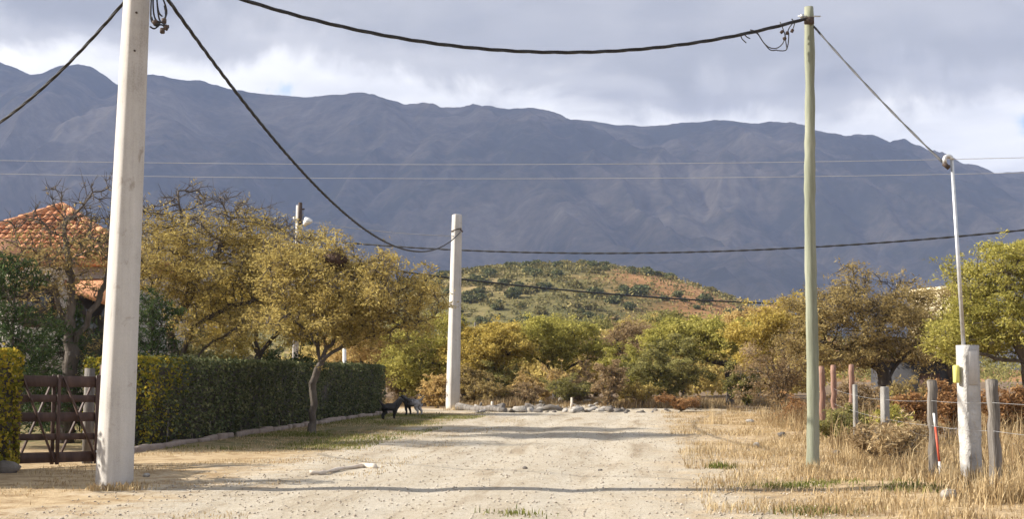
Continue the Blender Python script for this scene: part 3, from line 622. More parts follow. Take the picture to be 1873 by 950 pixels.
# brown weeds under the trees at the end of the street and behind the fence
g = Geo(); x, y, s, l = scatter(40000, 51.4, 62, -13, 6.5, rng, 1.3); d = fbm(x * .5, y * .5, 3); k = d > .40 + .1 * rng.rand(len(x)); k &= ~((s < 57) & (l < -7.3) & (l > -11.5)) & ~((s < 54.5) & (l > 1.5) & (l < 3.2))
blades(g, x[k], y[k], .12 + .55 * rng.rand(k.sum()) * sst(.4, .66, d[k]) * (.4 + .6 * vnoise(x[k] * 1.3, y[k] * 1.3)), .016 + .016 * rng.rand(k.sum()), rng, .8)
tag(g.obj('dry_undergrowth', M['g_brown']), 'brown dry weeds under the trees at the end of the street', 'weeds', kind='stuff')
g = Geo(); x, y, s, l = scatter(42000, 15, 44, 3.4, 17, rng, 1.0); d = fbm(x * .5 + 70, y * .5, 3); k = d > .42 + .12 * rng.rand(len(x))
blades(g, x[k], y[k], .2 + .7 * rng.rand(k.sum()) * sst(.42, .62, d[k]), .012 + .012 * rng.rand(k.sum()), rng, .8)
tag(g.obj('dry_weeds', M['g_brown']), 'brown dry weeds growing behind the right hand fence', 'weeds', kind='stuff')
# pebbles
def pebbles(n, rng):
    x, y, s, l = scatter(n, 10.5, 46, -6.3, 2.2, rng, 1.6); r = .005 + .015 * rng.rand(n) ** 2.4; g = Geo()
    O = np.array([[1, 0, 0], [-1, 0, 0], [0, 1, 0], [0, -1, 0], [0, 0, .6], [0, 0, -.6]], float); T = np.array([[0, 2, 4], [2, 1, 4], [1, 3, 4], [3, 0, 4], [2, 0, 5], [1, 2, 5], [3, 1, 5], [0, 3, 5]])
    a = rng.rand(n) * 6.28; c, sn = np.cos(a), np.sin(a); e = .7 + .6 * rng.rand(n, 6, 1)
    V = O[None] * e * r[:, None, None]; V = np.stack([V[..., 0] * c[:, None] - V[..., 1] * sn[:, None], V[..., 0] * sn[:, None] + V[..., 1] * c[:, None], V[..., 2]], -1)
    V += np.stack([x, y, gz(x, y) + .008 + r * .3], 1)[:, None]; g.add(V.reshape(-1, 3), (T[None] + np.arange(n)[:, None, None] * 6).reshape(-1, 3)); return g
M['pebble'] = leafmat('pebbles', [(.05, (0.187, 0.153, 0.119)), (.4, (0.357, 0.306, 0.246)), (.75, (0.493, 0.442, 0.374)), (.97, (0.612, 0.578, 0.510))], 0.0)
tag(pebbles(14000, rng).obj('gravel', M['pebble']), 'loose pebbles strewn over the sandy street', 'gravel', kind='stuff')

# ------------------------------------------------------------------ poles and cables
def octo(cx, cy, r, ch, rot):            # a square with cut corners
    p = []
    for k in range(4):
        for s in (-1, 1):
            a = k * math.pi / 2; x, y = r, s * (r - ch); p.append((x * math.cos(a) - y * math.sin(a), x * math.sin(a) + y * math.cos(a)))
    c, s = math.cos(rot), math.sin(rot); return np.array([(cx + x * c - y * s, cy + x * s + y * c) for x, y in p])
def concrete_pole(base, top, rb, rt, rot, label, ch=.2):
    base = np.asarray(base, float); top = np.asarray(top, float); root = thing('concrete_pole', base, label, 'utility pole', 'concrete utility poles')
    g = Geo(); n = 14; rings = []
    for i in range(n + 1):
        f = i / n; c = base + (top - base) * f - (np.array([0, 0, .3]) if i == 0 else 0); r = rb + (rt - rb) * f
        q = octo(c[0], c[1], r, r * ch, rot); rings.append(np.column_stack([q, np.full(8, c[2])]))
    q = rings[-1].copy(); c = q.mean(0); q = c + (q - c) * .86; q[:, 2] += .03; rings.append(q)
    V = np.concatenate(rings); k = np.arange(8); k2 = (k + 1) % 8
    g.add(V, np.concatenate([np.stack([i * 8 + k, i * 8 + k2, (i + 1) * 8 + k2, (i + 1) * 8 + k], 1) for i in range(n + 1)]), (n + 1) * 8 + k)
    g.obj('shaft', M['concrete'], root, base); return root
PLb = ground(208, 893); PLY = PLb[1]
PLt = at(262, -262, PLY)
pole_l = concrete_pole(PLb, PLt, .185, .115, math.radians(40), 'tall pale concrete utility pole beside the wooden gate, nearest the camera')
for py in (22, 92):                                       # bolt holes
    c = at(250 - (py - 0) * .045, py, PLY - .155 + py * 0); g = Geo(); tube(g, [c, c + [0, .05, 0]], .012, 8); g.obj('bolt_hole', M['iron'], pole_l, PLb)
PFb = ground(828, 748); PFY = PFb[1]
pole_f = concrete_pole(PFb, at(836, 394, PFY), .235, .165, math.radians(30), 'slim concrete utility pole standing at the end of the street')
g = Geo(); c = at(835, 421, PFY)
th = np.linspace(0, 2 * math.pi, 20); tube(g, np.stack([c[0] + .21 * np.cos(th), c[1] + .21 * np.sin(th), np.full(20, c[2]) + .06 * np.cos(th)], 1), .022, 5, False)
bar(g, c + [.17, -.16, 0], c + [.26, -.24, -.1], .05, .05); g.obj('cable_band', M['iron'], pole_f, PFb)

WPb = ground(1487, 866); WPY = WPb[1]; WPt = at(1479, 12, WPY)
wp = thing('wooden_pole', WPb, 'tall greenish wooden utility pole on the right verge', 'utility pole')
g = Geo(); rng = np.random.RandomState(4); n = 40; pa = []; ra = []
for i in range(n + 1):
    f = i / n; pa.append(WPb + (WPt - WPb) * f + np.array([.012 * math.sin(f * 9), .012 * math.cos(f * 7), -.3 if i == 0 else 0])); ra.append(.092 - .024 * f + .0035 * rng.randn())
tube(g, pa, ra, 14); g.obj('shaft', M['green_wood'], wp, WPb, smooth=True)
g = Geo(); c = at(1479, 30, WPY); tube(g, [c + [-.16, -.02, 0], c + [.17, -.02, -.0]], .011, 6); box(g, c + [-.10, -.02, 0], (.05, .05, .05)); g.obj('eye_bolt', M['galv'], wp, WPb)
g = Geo(); c = at(1480, 40, WPY); box(g, c + [-.02, -.085, 0], (.14, .06, .11), bev=.01); g.obj('cable_clamp', M['iron'], wp, WPb)

def sagged(p, q, sag, n=60):
    t = np.linspace(0, 1, n)[:, None]; return np.asarray(p) * (1 - t) + np.asarray(q) * t - np.array([0, 0, 1.0]) * sag * 4 * t * (1 - t)
def fit_sag(p, q, px, py):                                # sag that makes the cable cross this photo point
    lo, hi = -2.0, 12.0
    def yat(s):
        P = sagged(p, q, s, 200); d = P - np.array([0, 0, CAMH]); xc = d[:, 0]; zc = d[:, 1] * cp + d[:, 2] * sp; yc = d[:, 2] * cp - d[:, 1] * sp
        X = CX + F * xc / zc; Yp = CY - F * yc / zc; i = np.abs(X - px).argmin(); return Yp[i]
    for _ in range(40):
        m_ = (lo + hi) / 2
        if yat(m_) < py: lo = m_
        else: hi = m_
    return (lo + hi) / 2
def twisted(path, r, strands, pitch, sr, sides=5):
    g = Geo(); P = np.asarray(path); dl = np.linalg.norm(np.diff(P, axis=0), axis=1); L_ = np.concatenate([[0], np.cumsum(dl)]); m = int(L_[-1] / (pitch / 9)) + 2
    u = np.linspace(0, L_[-1], m); Q = np.stack([np.interp(u, L_, P[:, i]) for i in range(3)], 1); T = np.gradient(Q, axis=0); T /= np.linalg.norm(T, axis=1)[:, None]
    A = np.cross(np.array([0, 0, 1.0]), T); A /= np.linalg.norm(A, axis=1)[:, None]; B = np.cross(T, A)
    for k in range(strands):
        ph = 2 * math.pi * (u / pitch + k / strands); tube(g, Q + r * (np.cos(ph)[:, None] * A + np.sin(ph)[:, None] * B), sr, sides)
    return g
def cable(p, q, through, label, r=.016, sr=.0145, strands=3, m='cable', name='overhead_cable', plain=False):
    s = fit_sag(p, q, *through); P = sagged(p, q, s, 90)
    g = Geo()
    if plain: tube(g, P, sr, 5)
    else: g = twisted(P, r * .85, strands, 1.1, sr)
    return tag(g.obj(name, M[m], origin=np.asarray(p), smooth=True), label, 'cable', 'overhead cables')
HL = at(276, -62, PLY - .17); HL2 = at(280, -40, PLY - .17)
cable(HL, at(1476, 33, WPY - .09), (960, 94), 'thick twisted black cable spanning the street between concrete and wooden poles')
cable(HL2, at(842, 425, PFY - .2), (560, 322), 'twisted black cable sloping down from near concrete pole to far pole')
cable(at(244, -18, PLY - .13), at(-330, 262, 24.0), (110, 132), 'black cable running from near concrete pole down past the left edge', sr=.013, r=.013)
PIT = at(1741, 290, 16.6)
# distant lamp pole behind the yellow trees
LPY = 60.0; LPb = base_at(539, LPY); LPt = at(546, 376, LPY); lp = thing('lamp_pole', LPb, 'distant pole with white street lamp rising behind the yellow trees', 'lamp pole')
g = Geo(); tube(g, [LPb - [0, 0, .3], (LPb + LPt) / 2, LPt], [.16, .13, .11], 10); g.obj('shaft', M['concrete'], lp, LPb, smooth=True)
g = Geo(); box(g, LPt + [.10, -.1, -.38], (.16, .18, 1.0), bev=.02); g.obj('junction_box', M['iron'], lp, LPb)
g = Geo(); a = at(545, 403, LPY); tube(g, [a + [-.2, -.12, 0], a + [.12, -.12, 0], a + [.35, -.15, -.06]], .03, 6); box(g, a + [-.14, -.14, .05], (.12, .12, .16), bev=.02); g.obj('bracket', M['galv'], lp, LPb)
g = Geo(); tube(g, [a + [.36, -.2, .1], a + [.42, -.2, .02], a + [.48, -.2, -.12], a + [.52, -.2, -.2]], [.03, .15, .24, .2], 12); g.obj('lamp_head', M['white_paint'], lp, LPb, smooth=True)
g = Geo(); a2 = at(555, 384, LPY); tube(g, [a2 + [0, -.1, -.5], a2 + [0, -.1, 0]], .012, 5); box(g, a2 + [0, -.1, .02], (.14, .06, .06)); g.obj('insulator', M['iron'], lp, LPb)
cable(at(546, 436, LPY - .1), at(2150, 388, 46.0), (1190, 463), 'dark cable crossing low in front of mountains from lamp pole to right edge', sr=.026, r=.02, strands=2)
cable(at(543, 470, LPY - .1), at(1520, 558, 74.0), (1000, 528), 'thin dark cable crossing in front of the round hill', sr=.045, m='cable', plain=True)
cable(at(548, 402, LPY - .1), at(830, 432, PFY - .2), (700, 424), 'faint thin cable between lamp pole and far concrete pole', sr=.012, m='dark_cable', plain=True)
cable(at(-1500, 240, 150), at(3400, 225, 150), (900, 301), 'upper pale power line wire far off across the mountains', sr=.035, m='grey_cable', name='power_line', plain=True)
cable(at(-1500, 262, 158), at(3400, 255, 158), (900, 327), 'lower pale power line wire far off across the mountains', sr=.035, m='grey_cable', name='power_line', plain=True)

# slack loops and connectors on the near pole
c0 = at(292, 20, PLY - .2); k = PLY / F
lb = thing('cable_loop', c0, 'tangle of black cable loops and connectors on near concrete pole', 'cable loops')
g = Geo()
def pl(*pts): return [at(a, b, PLY - .2 + .03 * ((i % 3) - 1)) for i, (a, b) in enumerate(pts)]
def smooth_path(P, n=24):
    P = np.array(P); t = np.linspace(0, len(P) - 1, n); out_ = []
    for u in t:
        i = min(int(u), len(P) - 2); f = u - i; p0 = P[max(i - 1, 0)]; p1 = P[i]; p2 = P[i + 1]; p3 = P[min(i + 2, len(P) - 1)]
        out_.append(.5 * ((2 * p1) + (-p0 + p2) * f + (2 * p0 - 5 * p1 + 4 * p2 - p3) * f * f + (-p0 + 3 * p1 - 3 * p2 + p3) * f ** 3))
    return np.array(out_)
for pts_ in (((279, -35), (276, 10), (277, 38), (287, 44), (299, 36), (305, 22), (300, 2), (292, -14), (285, -40)), ((282, -38), (280, 8), (284, 34), (296, 40), (303, 30), (301, 10)), ((277, 30), (283, 46), (296, 45), (305, 52), (308, 46)),
             ((274, 48), (282, 52), (290, 47)), ((286, -30), (288, 12), (292, 36), (300, 44), (300, 55)), ((284, -40), (289, 16), (297, 30))):
    tube(g, smooth_path(pl(*pts_)), .011, 6)
g.obj('loops', M['cable'], lb, c0, smooth=True)
for px, py in ((284, 40), (300, 38), (304, 50), (297, 56)):
    g = Geo(); box(g, at(px, py, PLY - .21), (.055, .05, .07), roty(.5 * (px % 3)), bev=.008); g.obj('connector', M['iron'], lb, c0)
c0 = at(1420, 70, WPY - .05); lb = thing('cable_loop', c0, 'grey slack cable loop and connectors hanging beside top of wooden pole', 'cable loops'); g = Geo()
def pw(*pts): return [at(a, b, WPY - .06 + .02 * ((i % 3) - 1)) for i, (a, b) in enumerate(pts)]
for pts_ in (((1372, 54), (1384, 58), (1394, 74), (1406, 86), (1420, 88), (1431, 80), (1436, 66), (1432, 52), (1427, 40)), ((1372, 54), (1386, 62), (1397, 78), (1409, 91), (1421, 91)), ((1421, 92), (1438, 91), (1437, 74), (1436, 62)),
             ((1354, 60), (1357, 70), (1365, 78)), ((1360, 61), (1366, 67), (1372, 70)), ((1448, 34), (1453, 42), (1449, 56)), ((1452, 40), (1444, 50), (1440, 60)), ((1452, 39), (1463, 35), (1474, 36)), ((1443, 60), (1442, 78), (1439, 90))):
    tube(g, smooth_path(pw(*pts_), 20), .0085, 5)
g.obj('loops', M['dark_cable'], lb, c0, smooth=True)
for px, py in ((1430, 58), (1449, 56), (1440, 60), (1435, 70)):
    g = Geo(); box(g, at(px, py, WPY - .07), (.045, .04, .05), roty(.4 * (px % 4)), bev=.007); g.obj('connector', M['iron'], lb, c0)

# ------------------------------------------------------------------ meter pillar with its mast
PY = 16.3; Pb = base_at(1771, PY); pil = thing('meter_pillar', Pb, 'rough grey concrete meter pillar with steel mast by the right fence', 'meter pillar')
k = PY / F; rng = np.random.RandomState(8)
g = Geo(); rings = []; zt = at(1774, 632, PY)[2] - Pb[2]
for i in range(15):
    f = i / 14; z = -.2 + (zt + .2) * f; w = (.100 if f > .52 else .092) + (.007 * rng.randn() if f <= .52 else 0); dpt = .095
    for x_, y_ in ((-w, -dpt), (-w * .33, -dpt), (w * .33, -dpt), (w, -dpt), (w, dpt), (-w, dpt)):
        jx = .008 * rng.randn() if f <= .52 else 0; rings.append((x_ + jx, y_ + jx, z))
V = np.array(rings) @ rotz(math.radians(17)).T + Pb; kk = np.arange(6); k2 = (kk + 1) % 6
g.add(V, np.concatenate([np.stack([i * 6 + kk, i * 6 + k2, (i + 1) * 6 + k2, (i + 1) * 6 + kk], 1) for i in range(14)]), 84 + kk); g.obj('shaft', M['rough_concrete'], pil, Pb)
g = Geo(); Rz = rotz(math.radians(17)); box(g, Pb + Rz @ np.array([.0, -.101, zt - .28]), (.135, .012, .42), Rz, bev=.004); g.obj('meter_door', M['concrete'], pil, Pb)
mt = at(1741, 292, PY); mb = at(1763, 634, PY); g = Geo(); tube(g, [mb - [0, 0, .1], mt], [.026, .022], 12)
pm = g.obj('mast', M['galv'], pil, Pb, smooth=True)
g = Geo(); th = np.linspace(0, math.pi, 10); tube(g, [mt + np.array([-.045 + .045 * math.cos(a), 0, .045 * math.sin(a)]) for a in th] + [mt + [-.09, 0, -.05]], .028, 8); g.obj('weather_cap', M['galv'], pil, Pb, smooth=True)
g = Geo(); c = mt + [-.11, -.01, -.05]; tube(g, [c, c + [.07, 0, -.06]], .03, 8); tube(g, [mt + [-.03, 0, -.08], c + [.02, 0, -.02]], .012, 6); g.obj('insulator', M['iron'], pil, Pb, smooth=True)
g = Geo(); box(g, at(1749, 685, PY - .02), (.06, .09, .22), bev=.01); g.obj('yellow_box', M['yellow_paint'], pil, Pb)
cable(at(1487, 46, WPY), mt + [-.1, 0, -.05], (1612, 184), 'thin cable from top of wooden pole down to steel mast', sr=.010, r=.008, strands=2, m='dark_cable')

# ------------------------------------------------------------------ right hand fence
def post(name, px, py_top, Y, r, m, label, lean=0.0, square=False, group=None, cat='fence post'):
    b = base_at(px, Y); t_ = at(px + lean, py_top, Y); rng = np.random.RandomState(int(px)); g = Geo(); n = 10; P = [b + (t_ - b) * i / n + np.array([.5 * r * .25 * rng.randn(), 0, -.25 if i == 0 else 0]) for i in range(n + 1)]
    R = [r * (1.04 - .1 * i / n + .05 * rng.randn()) for i in range(n + 1)]
    if square:
        box(g, (b + t_) / 2 - [0, 0, .1], (r * 2, r * 2, t_[2] - b[2] + .2), rotz(.4), .9, bev=.012)
    else: tube(g, P, R, 9); tube(g, [P[-1], P[-1] + [0, 0, .012]], [R[-1] * .95, R[-1] * .6], 9)
    return tag(g.obj(name, m, origin=b, smooth=not square), label, cat, group)
post('fence_post', 1816, 696, 15.3, .072, M['grey_wood'], 'thick rough grey wooden fence post right of the meter pillar', -2)
post('fence_post', 1703, 697, 17.6, .066, M['grey_wood'], 'dark grey wooden fence post with red and white rod leaning on it', 2)
post('fence_post', 1617, 708, 21.8, .062, M['old_concrete'], 'squat grey concrete fence post overgrown by yellow weeds', 1, True)
post('fence_post', 1563, 704, 25.0, .042, M['old_concrete'], 'thin grey concrete post next to the reddish wooden posts', 1, True)
post('fence_post', 1556, 668, 29.0, .062, M['red_wood'], 'reddish wooden post just behind the thin grey concrete post, rightmost of three', 1)
post('fence_post', 1525, 669, 29.6, .062, M['red_wood'], 'reddish wooden post, middle one of three behind the wooden utility pole', -1)
post('fence_post', 1503, 671, 30.2, .07, M['red_wood'], 'reddish wooden post nearest the greenish utility pole, leftmost of three', 0)
post('fence_post', 1528, 748, 27.0, .06, M['red_wood'], 'short reddish stump in front of the three reddish posts', 0)
# rod leaning on the post
rb = base_at(1717, 17.2); rt = at(1708, 757, 17.45); rod = thing('marker_rod', rb, 'red and white painted rod leaning against dark fence post', 'rod')
for a, b_, mm in ((0, .3, 'white_paint'), (.3, .8, 'red_paint'), (.8, 1.0, 'white_paint')):
    g = Geo(); tube(g, [rb + (rt - rb) * a - (np.array([0, 0, .05]) if a == 0 else 0), rb + (rt - rb) * b_], .016, 8); g.obj('band', M[mm], rod, rb, smooth=True)
def fwire(pts_, label):
    g = Geo(); P = []
    for a, b_ in zip(pts_[:-1], pts_[1:]): P += list(sagged(a, b_, .015, 10))
    tube(g, P, .0022, 4); return tag(g.obj('fence_wire', M['galv'], origin=np.asarray(pts_[0])), label, 'wire', 'fence wires')
for f, nm in ((.55, 'lower'), (.80, 'upper')):
    P = []
    for px, Y, top in ((2000, 12.8, 690), (1816, 15.2, 696), (1703, 17.5, 697), (1617, 21.7, 704), (1563, 24.9, 700), (1525, 29.5, 690)):
        b = base_at(px, Y); t_ = at(px, top, Y); P.append(b + (t_ - b) * f)
    fwire(P, nm + ' pale wire strung along the posts of the right hand fence')
# low concrete wall behind the fence, its top rising to the right
g = Geo(); a = at(1655, 800, 27.0); b_ = at(2080, 800, 29.0); 
zs = [(0, .12), (.3, .28), (.65, .52), (1, .68)]
V = []
for f, h in zs:
    p = a + (b_ - a) * f; z0 = gz(p[0], p[1])
    V += [(p[0], p[1], z0 - .1), (p[0], p[1] + .2, z0 - .1), (p[0], p[1] + .2, z0 + h), (p[0], p[1], z0 + h)]
kk = np.arange(4); k2 = (kk + 1) % 4
wl = thing('low_wall', a, 'low grey concrete wall behind the right fence with rising pale top', 'wall')
g.add(V, np.concatenate([np.stack([i * 4 + kk, i * 4 + k2, (i + 1) * 4 + k2, (i + 1) * 4 + kk], 1) for i in range(3)])[:, ::-1], kk, 12 + kk[::-1]); g.obj('face', M['dirtwall'], wl, a)
g = Geo()
for (f0, h0), (f1, h1) in zip(zs[:-1], zs[1:]):
    p = a + (b_ - a) * f0; q = a + (b_ - a) * f1; bar(g, (p[0], p[1] + .1, gz(p[0], p[1]) + h0 + .02), (q[0], q[1] + .1, gz(q[0], q[1]) + h1 + .02), .04, .25)
g.obj('coping', M['stone'], wl, a)

# ------------------------------------------------------------------ gate
gl = ground(18, 858); gr_ = road(gl[0] * RU[0] + gl[1] * RU[1] + 1.35, -8.95); gd = (gr_ - gl)[:2]; 
gA = at(26, 858, gl[1]); gB = at(178, 853, gl[1] + .9); gA[2] = gz(gA[0], gA[1]) + .07; gB[2] = gz(gB[0], gB[1]) + .09
ex = gB - gA; W_ = np.linalg.norm(ex[:2]); ex = ex / np.linalg.norm(ex); ey = np.array([-ex[1], ex[0], 0]); ey /= np.linalg.norm(ey); ez = np.array([0, 0, 1.0])
gate = thing('wooden_gate', gA, 'dark brown wooden field gate with diagonal braces left of near pole', 'gate')
def gp(u, v, w=0.0): return gA + ex * u * W_ + ez * v + ey * w
GH = 1.33
for v, hgt in ((.09, .16), (.40, .10), (.70, .14), (.98, .11), (1.24, .17)):
    dz = -.045
    g = Geo(); bar(g, gp(.0, v), gp(1.0, v + dz), hgt, .03, ez * 0 + ey, .004) if False else box(g, (gp(0, v) + gp(1, v + dz)) / 2, (W_, .03, hgt), np.stack([ex, ey, ez], 1) @ roty(.035), bev=.004); g.obj('plank', M['gate_wood'], gate, gA)
for u, w, wd in ((.005, -.032, .10), (.49, -.034, .055), (.985, -.032, .11), (.45, .034, .055)):
    g = Geo(); box(g, gp(u, .66 - .04 * u, w), (wd, .03, 1.36), np.stack([ex, ey, ez], 1), bev=.004); g.obj('upright', M['gate_wood'], gate, gA)
for u0, u1 in ((.05, .44), (.53, .95)):
    g = Geo(); bar(g, gp(u0, 1.28, -.064), gp(u1, .02, -.064), .05, .025, ey, .003); g.obj('brace', M['gate_wood'], gate, gA)
    g = Geo(); bar(g, gp(u0, .04, .035), gp(u1, 1.26, .035), .05, .025, ey, .003); g.obj('brace', M['gate_wood'], gate, gA)
g = Geo(); box(g, gp(.97, .12, -.06), (.04, .02, .04), bev=.006); g.obj('latch', M['galv'], gate, gA)
pb = gB + ex * .10; pb[2] = gz(pb[0], pb[1]); g = Geo(); box(g, pb + [0, 0, .68], (.15, .15, 1.76), np.stack([ex, ey, ez], 1), .96, bev=.015); tag(g.obj('gate_post', M['gate_wood'], origin=pb), 'dark brown square gate post between gate and concrete pole', 'gate post')
pb2 = gB + ex * .05 + ey * .45; pb2[2] = gz(pb2[0], pb2[1]); g = Geo(); tube(g, [pb2 - [0, 0, .2], pb2 + [0, 0, 1.5]], [.085, .08], 10); tag(g.obj('gate_post', M['grey_wood'], origin=pb2, smooth=True), 'grey weathered round post behind the gate hinge', 'gate post')
pa2 = gA - ex * .12; pa2[2] = gz(pa2[0], pa2[1]); g = Geo(); box(g, pa2 + [0, 0, .6], (.14, .14, 1.5), np.stack([ex, ey, ez], 1), .96, bev=.015); tag(g.obj('gate_post', M['gate_wood'], origin=pa2), 'dark post at left edge half buried in yellow hedge', 'gate post')
sb = Geo(); rng = np.random.RandomState(5); c = ground(8, 864); lump(sb, c + [0, 0, .06], (.42, .3, .22), rng, .2); tag(sb.obj('stone', M['dark_stone'], origin=c), 'dark stone lying at foot of left gate post', 'stone')

# ------------------------------------------------------------------ hedges
def hedge(label, s0, s1, l0, l1, h, mats, seed, nleaf, ll=.065, lw=.042, shear=0.0, split=None):
    """a clipped hedge block in street coordinates"""
    rng = np.random.RandomState(seed); o = road(s0, (l0 + l1) / 2); root = thing('hedge', o, label, 'hedge')
    g = Geo(); S = np.linspace(s0 + .1, s1 - .1, max(3, int((s1 - s0) / .5)))
    rings = []
    for s in S:
        j = .03 * rng.randn(6)
        for (l, z), jj in zip(((l0 + .12, -.05), (l1 - .12, -.05), (l1 - .10, h * .6), (l1 - .16, h - .14), (l0 + .16, h - .14), (l0 + .10, h * .6)), j):
            p = road(s + shear * (l1 - l) * (s1 - s) / (s1 - s0), l + jj); rings.append((p[0], p[1], p[2] + z))
    k = np.arange(6); k2 = (k + 1) % 6; n = len(S)
    g.add(rings, np.concatenate([np.stack([i * 6 + k, i * 6 + k2, (i + 1) * 6 + k2, (i + 1) * 6 + k], 1) for i in range(n - 1)]), k[::-1].copy(), (n - 1) * 6 + k)
    g.obj('inner_mass', M['dark_bark'], root, o)
    ar = np.array([(s1 - s0) * h, (s1 - s0) * h * .6, (s1 - s0) * (l1 - l0) * 1.2, (l1 - l0) * h * 1.6, (l1 - l0) * h]); ar /= ar.sum(); f = rng.choice(5, nleaf, p=ar)
    u, v = rng.rand(nleaf), rng.rand(nleaf); dep = np.abs(rng.normal(size=nleaf)) * .05
    s = s0 + (s1 - s0) * u; l = l0 + (l1 - l0) * u; z = h * v ** .92
    ss = None; wob = .07 * (fbm(s * 1.3 + seed, z * 1.3, 3) - .5) * 2
    ss = np.where(f <= 2, s, np.where(f == 3, s0 + dep, s1 - dep)); lq = np.select([f == 0, f == 1, f == 2], [l1 - dep + wob, l0 + dep, l0 + (l1 - l0) * v], l); zz_ = np.where(f == 2, h - dep * .8 + wob * .6, z)
    st_ = s0 + shear * (l1 - lq); ss = st_ + (s1 - st_) * (ss - s0) / (s1 - s0)
    # rounded shoulders
    e = np.minimum(lq - l0, l1 - lq); zz_ = np.minimum(zz_, h - .10 * np.clip(1 - e / .14, 0, 1) ** 2)
    stray = rng.rand(nleaf) < .05; zz_ = zz_ + stray * .13 * rng.rand(nleaf) ** 2; lq = lq + (rng.rand(nleaf) < .04) * .10 * rng.rand(nleaf) ** 2
    q = RU[None] * ss[:, None] + RV[None] * lq[:, None]; C = np.column_stack([q, gz(q[:, 0], q[:, 1]) + zz_])
    if split is None: parts = [(mats[0], np.ones(nleaf, bool))]
    else: mk = (ss + .55 * rng.randn(nleaf) - .9 * (fbm(lq * 2.2 + ss * 2, zz_ * 2.2, 3) - .5) * 2 < split) & (rng.rand(nleaf) < .35 + .5 * zz_ / h); parts = [(mats[0], ~mk), (mats[1], mk)]  # yellow leaves towards the near end, more of them higher up
    for k_, (mm, sel) in enumerate(parts):
        lo = leaves(Geo(), C[sel], ll, lw, rng, .1).obj('foliage', M[mm], root, o)
        if k_: lo['label'] = 'yellow leaves at the near end of the hedge'
    for s in np.arange(s0 + 1.2, s1, 1.3):            # bare stems at the foot
        p = road(s + .2 * rng.randn(), l1 - .07); g = Geo(); tube(g, [p - [0, 0, .05], p + [.02 * rng.randn(), .03, .2], p + [.05 * rng.randn(), .05, .45]], [.02, .016, .012], 5); g.obj('stem', M['pale_bark'], root, o)
    return root
HS0 = 24.2
hedge('long dark clipped hedge in shade along the left side of the street', HS0, 47.0, -11.1, -9.32, 1.73, ('l_hedge', 'l_hedge2'), 3, 80000, shear=.55, split=HS0 + 1.4)
hedge('yellow and green clipped hedge cut off at left edge beside gate', 15.6, 18.75, -10.6, -9.18, 1.78, ('l_hedge2',), 5, 17000)
# kerb of rough stones along the hedge
kerb = bpy.data.objects.new('kerb', None); COL.objects.link(kerb); kerb.location = road(22, -9.1); tag(kerb, kind='structure'); ko = np.array(kerb.location)
rng = np.random.RandomState(12); s = 22.6
while s < 47.2:
    ln = rng.uniform(.35, .75); p = road(s + ln / 2, -9.14 + .03 * rng.randn()); g = Geo(); box(g, p + [0, 0, .02], (.15 + .03 * rng.randn(), ln, .17 + .03 * rng.randn()), rotz(-RA + .05 * rng.randn()) @ rotx(.02 * rng.randn()), bev=.025)
    g.obj('kerb_stone', M['kerb'], kerb, ko); s += ln + .025

# ------------------------------------------------------------------ house behind the left trees
HY = 40.0; hx0 = at(105, HZ, HY)[0]; ho = np.array([hx0, HY, 0.0]); ho[2] = gz(ho[0], ho[1])
house = thing('house', ho, 'house with terracotta tiled roof half hidden behind the left trees', 'house')
apz = at(105, 379, HY)[2]; EV = 4.55; HWd, HDp = 3.5, 3.3
g = Geo(); box(g, ho + [0, 0, EV / 2 - .1], (2 * HWd - .7, 2 * HDp - .7, EV + .2)); g.obj('wall', M['plaster'], house, ho)
ap = np.array([ho[0], HY, apz]); cs = [ho + [sx * HWd, sy * HDp, EV - ho[2] * 0] for sx, sy in ((-1, -1), (1, -1), (1, 1), (-1, 1))]
g = Geo(); V = [c for c in cs] + [ap] + [c - [0, 0, .12] for c in cs]; g.add(V, np.array([[0, 1, 4], [1, 2, 4], [2, 3, 4], [3, 0, 4]]), np.array([[0, 5, 6, 1], [1, 6, 7, 2], [2, 7, 8, 3], [3, 8, 5, 0], [5, 8, 7, 6]]))
roof = g.obj('roof', M['tile'], house, ho)
# barrel tiles: one shared mesh, laid in courses on the two slopes in view
def tile_mesh():
    g = Geo(); n = 6; th = np.linspace(0, math.pi, n + 1); V = []
    for y_, r in ((0, .105), (.40, .085)):
        for a in th: V.append((r * math.cos(a), y_, r * .75 * math.sin(a) + (.03 if y_ == 0 else 0)))
    i = np.arange(n); g.add(V, np.stack([i, i + 1, i + n + 2, i + n + 1], 1)); return g.obj('tile', M['tile'], smooth=True)
tl0 = tile_mesh(); used = False; cnt = 0
def lay(e0, e1, apx, cap):
    global used, cnt
    u = (e1 - e0); Wd = np.linalg.norm(u); u = u / Wd; mid = (e0 + e1) / 2; sl = apx - mid; SL = np.linalg.norm(sl); sl = sl / SL; nrm = np.cross(u, sl)
    Mx = Matrix((u.tolist(), sl.tolist(), nrm.tolist())).transposed().to_4x4(); made = 0
    for r in range(int(SL / .34)):
        half = Wd / 2 * (1 - (r * .34 + .2) / SL)
        for c in range(-int(half / .215), int(half / .215) + 1):
            if made >= cap: return
            o = tl0 if not used else tl0.copy()
            if used: COL.objects.link(o)
            used = True; o.parent = roof; p = mid + sl * r * .34 + u * c * .215 + nrm * .012 - ho
            o.matrix_local = Matrix.Translation(p.tolist()) @ Mx; made += 1
lay(np.array(cs[0]), np.array(cs[1]), ap, 176); lay(np.array(cs[1]), np.array(cs[2]), ap, 60)
lay(np.array(cs[3]), np.array(cs[0]), ap, 60)
for c in cs[:2]:                                       # ridge caps on the hips
    g = Geo(); d = ap - c; n = 11
    for i in range(n): p = c + d * (i / n); tube(g, [p + [0, 0, .05], p + d / n * 1.12 + [0, 0, .04]], [.13, .105], 8)
    g.obj('hip_cap', M['tile'], roof, ho, smooth=True)
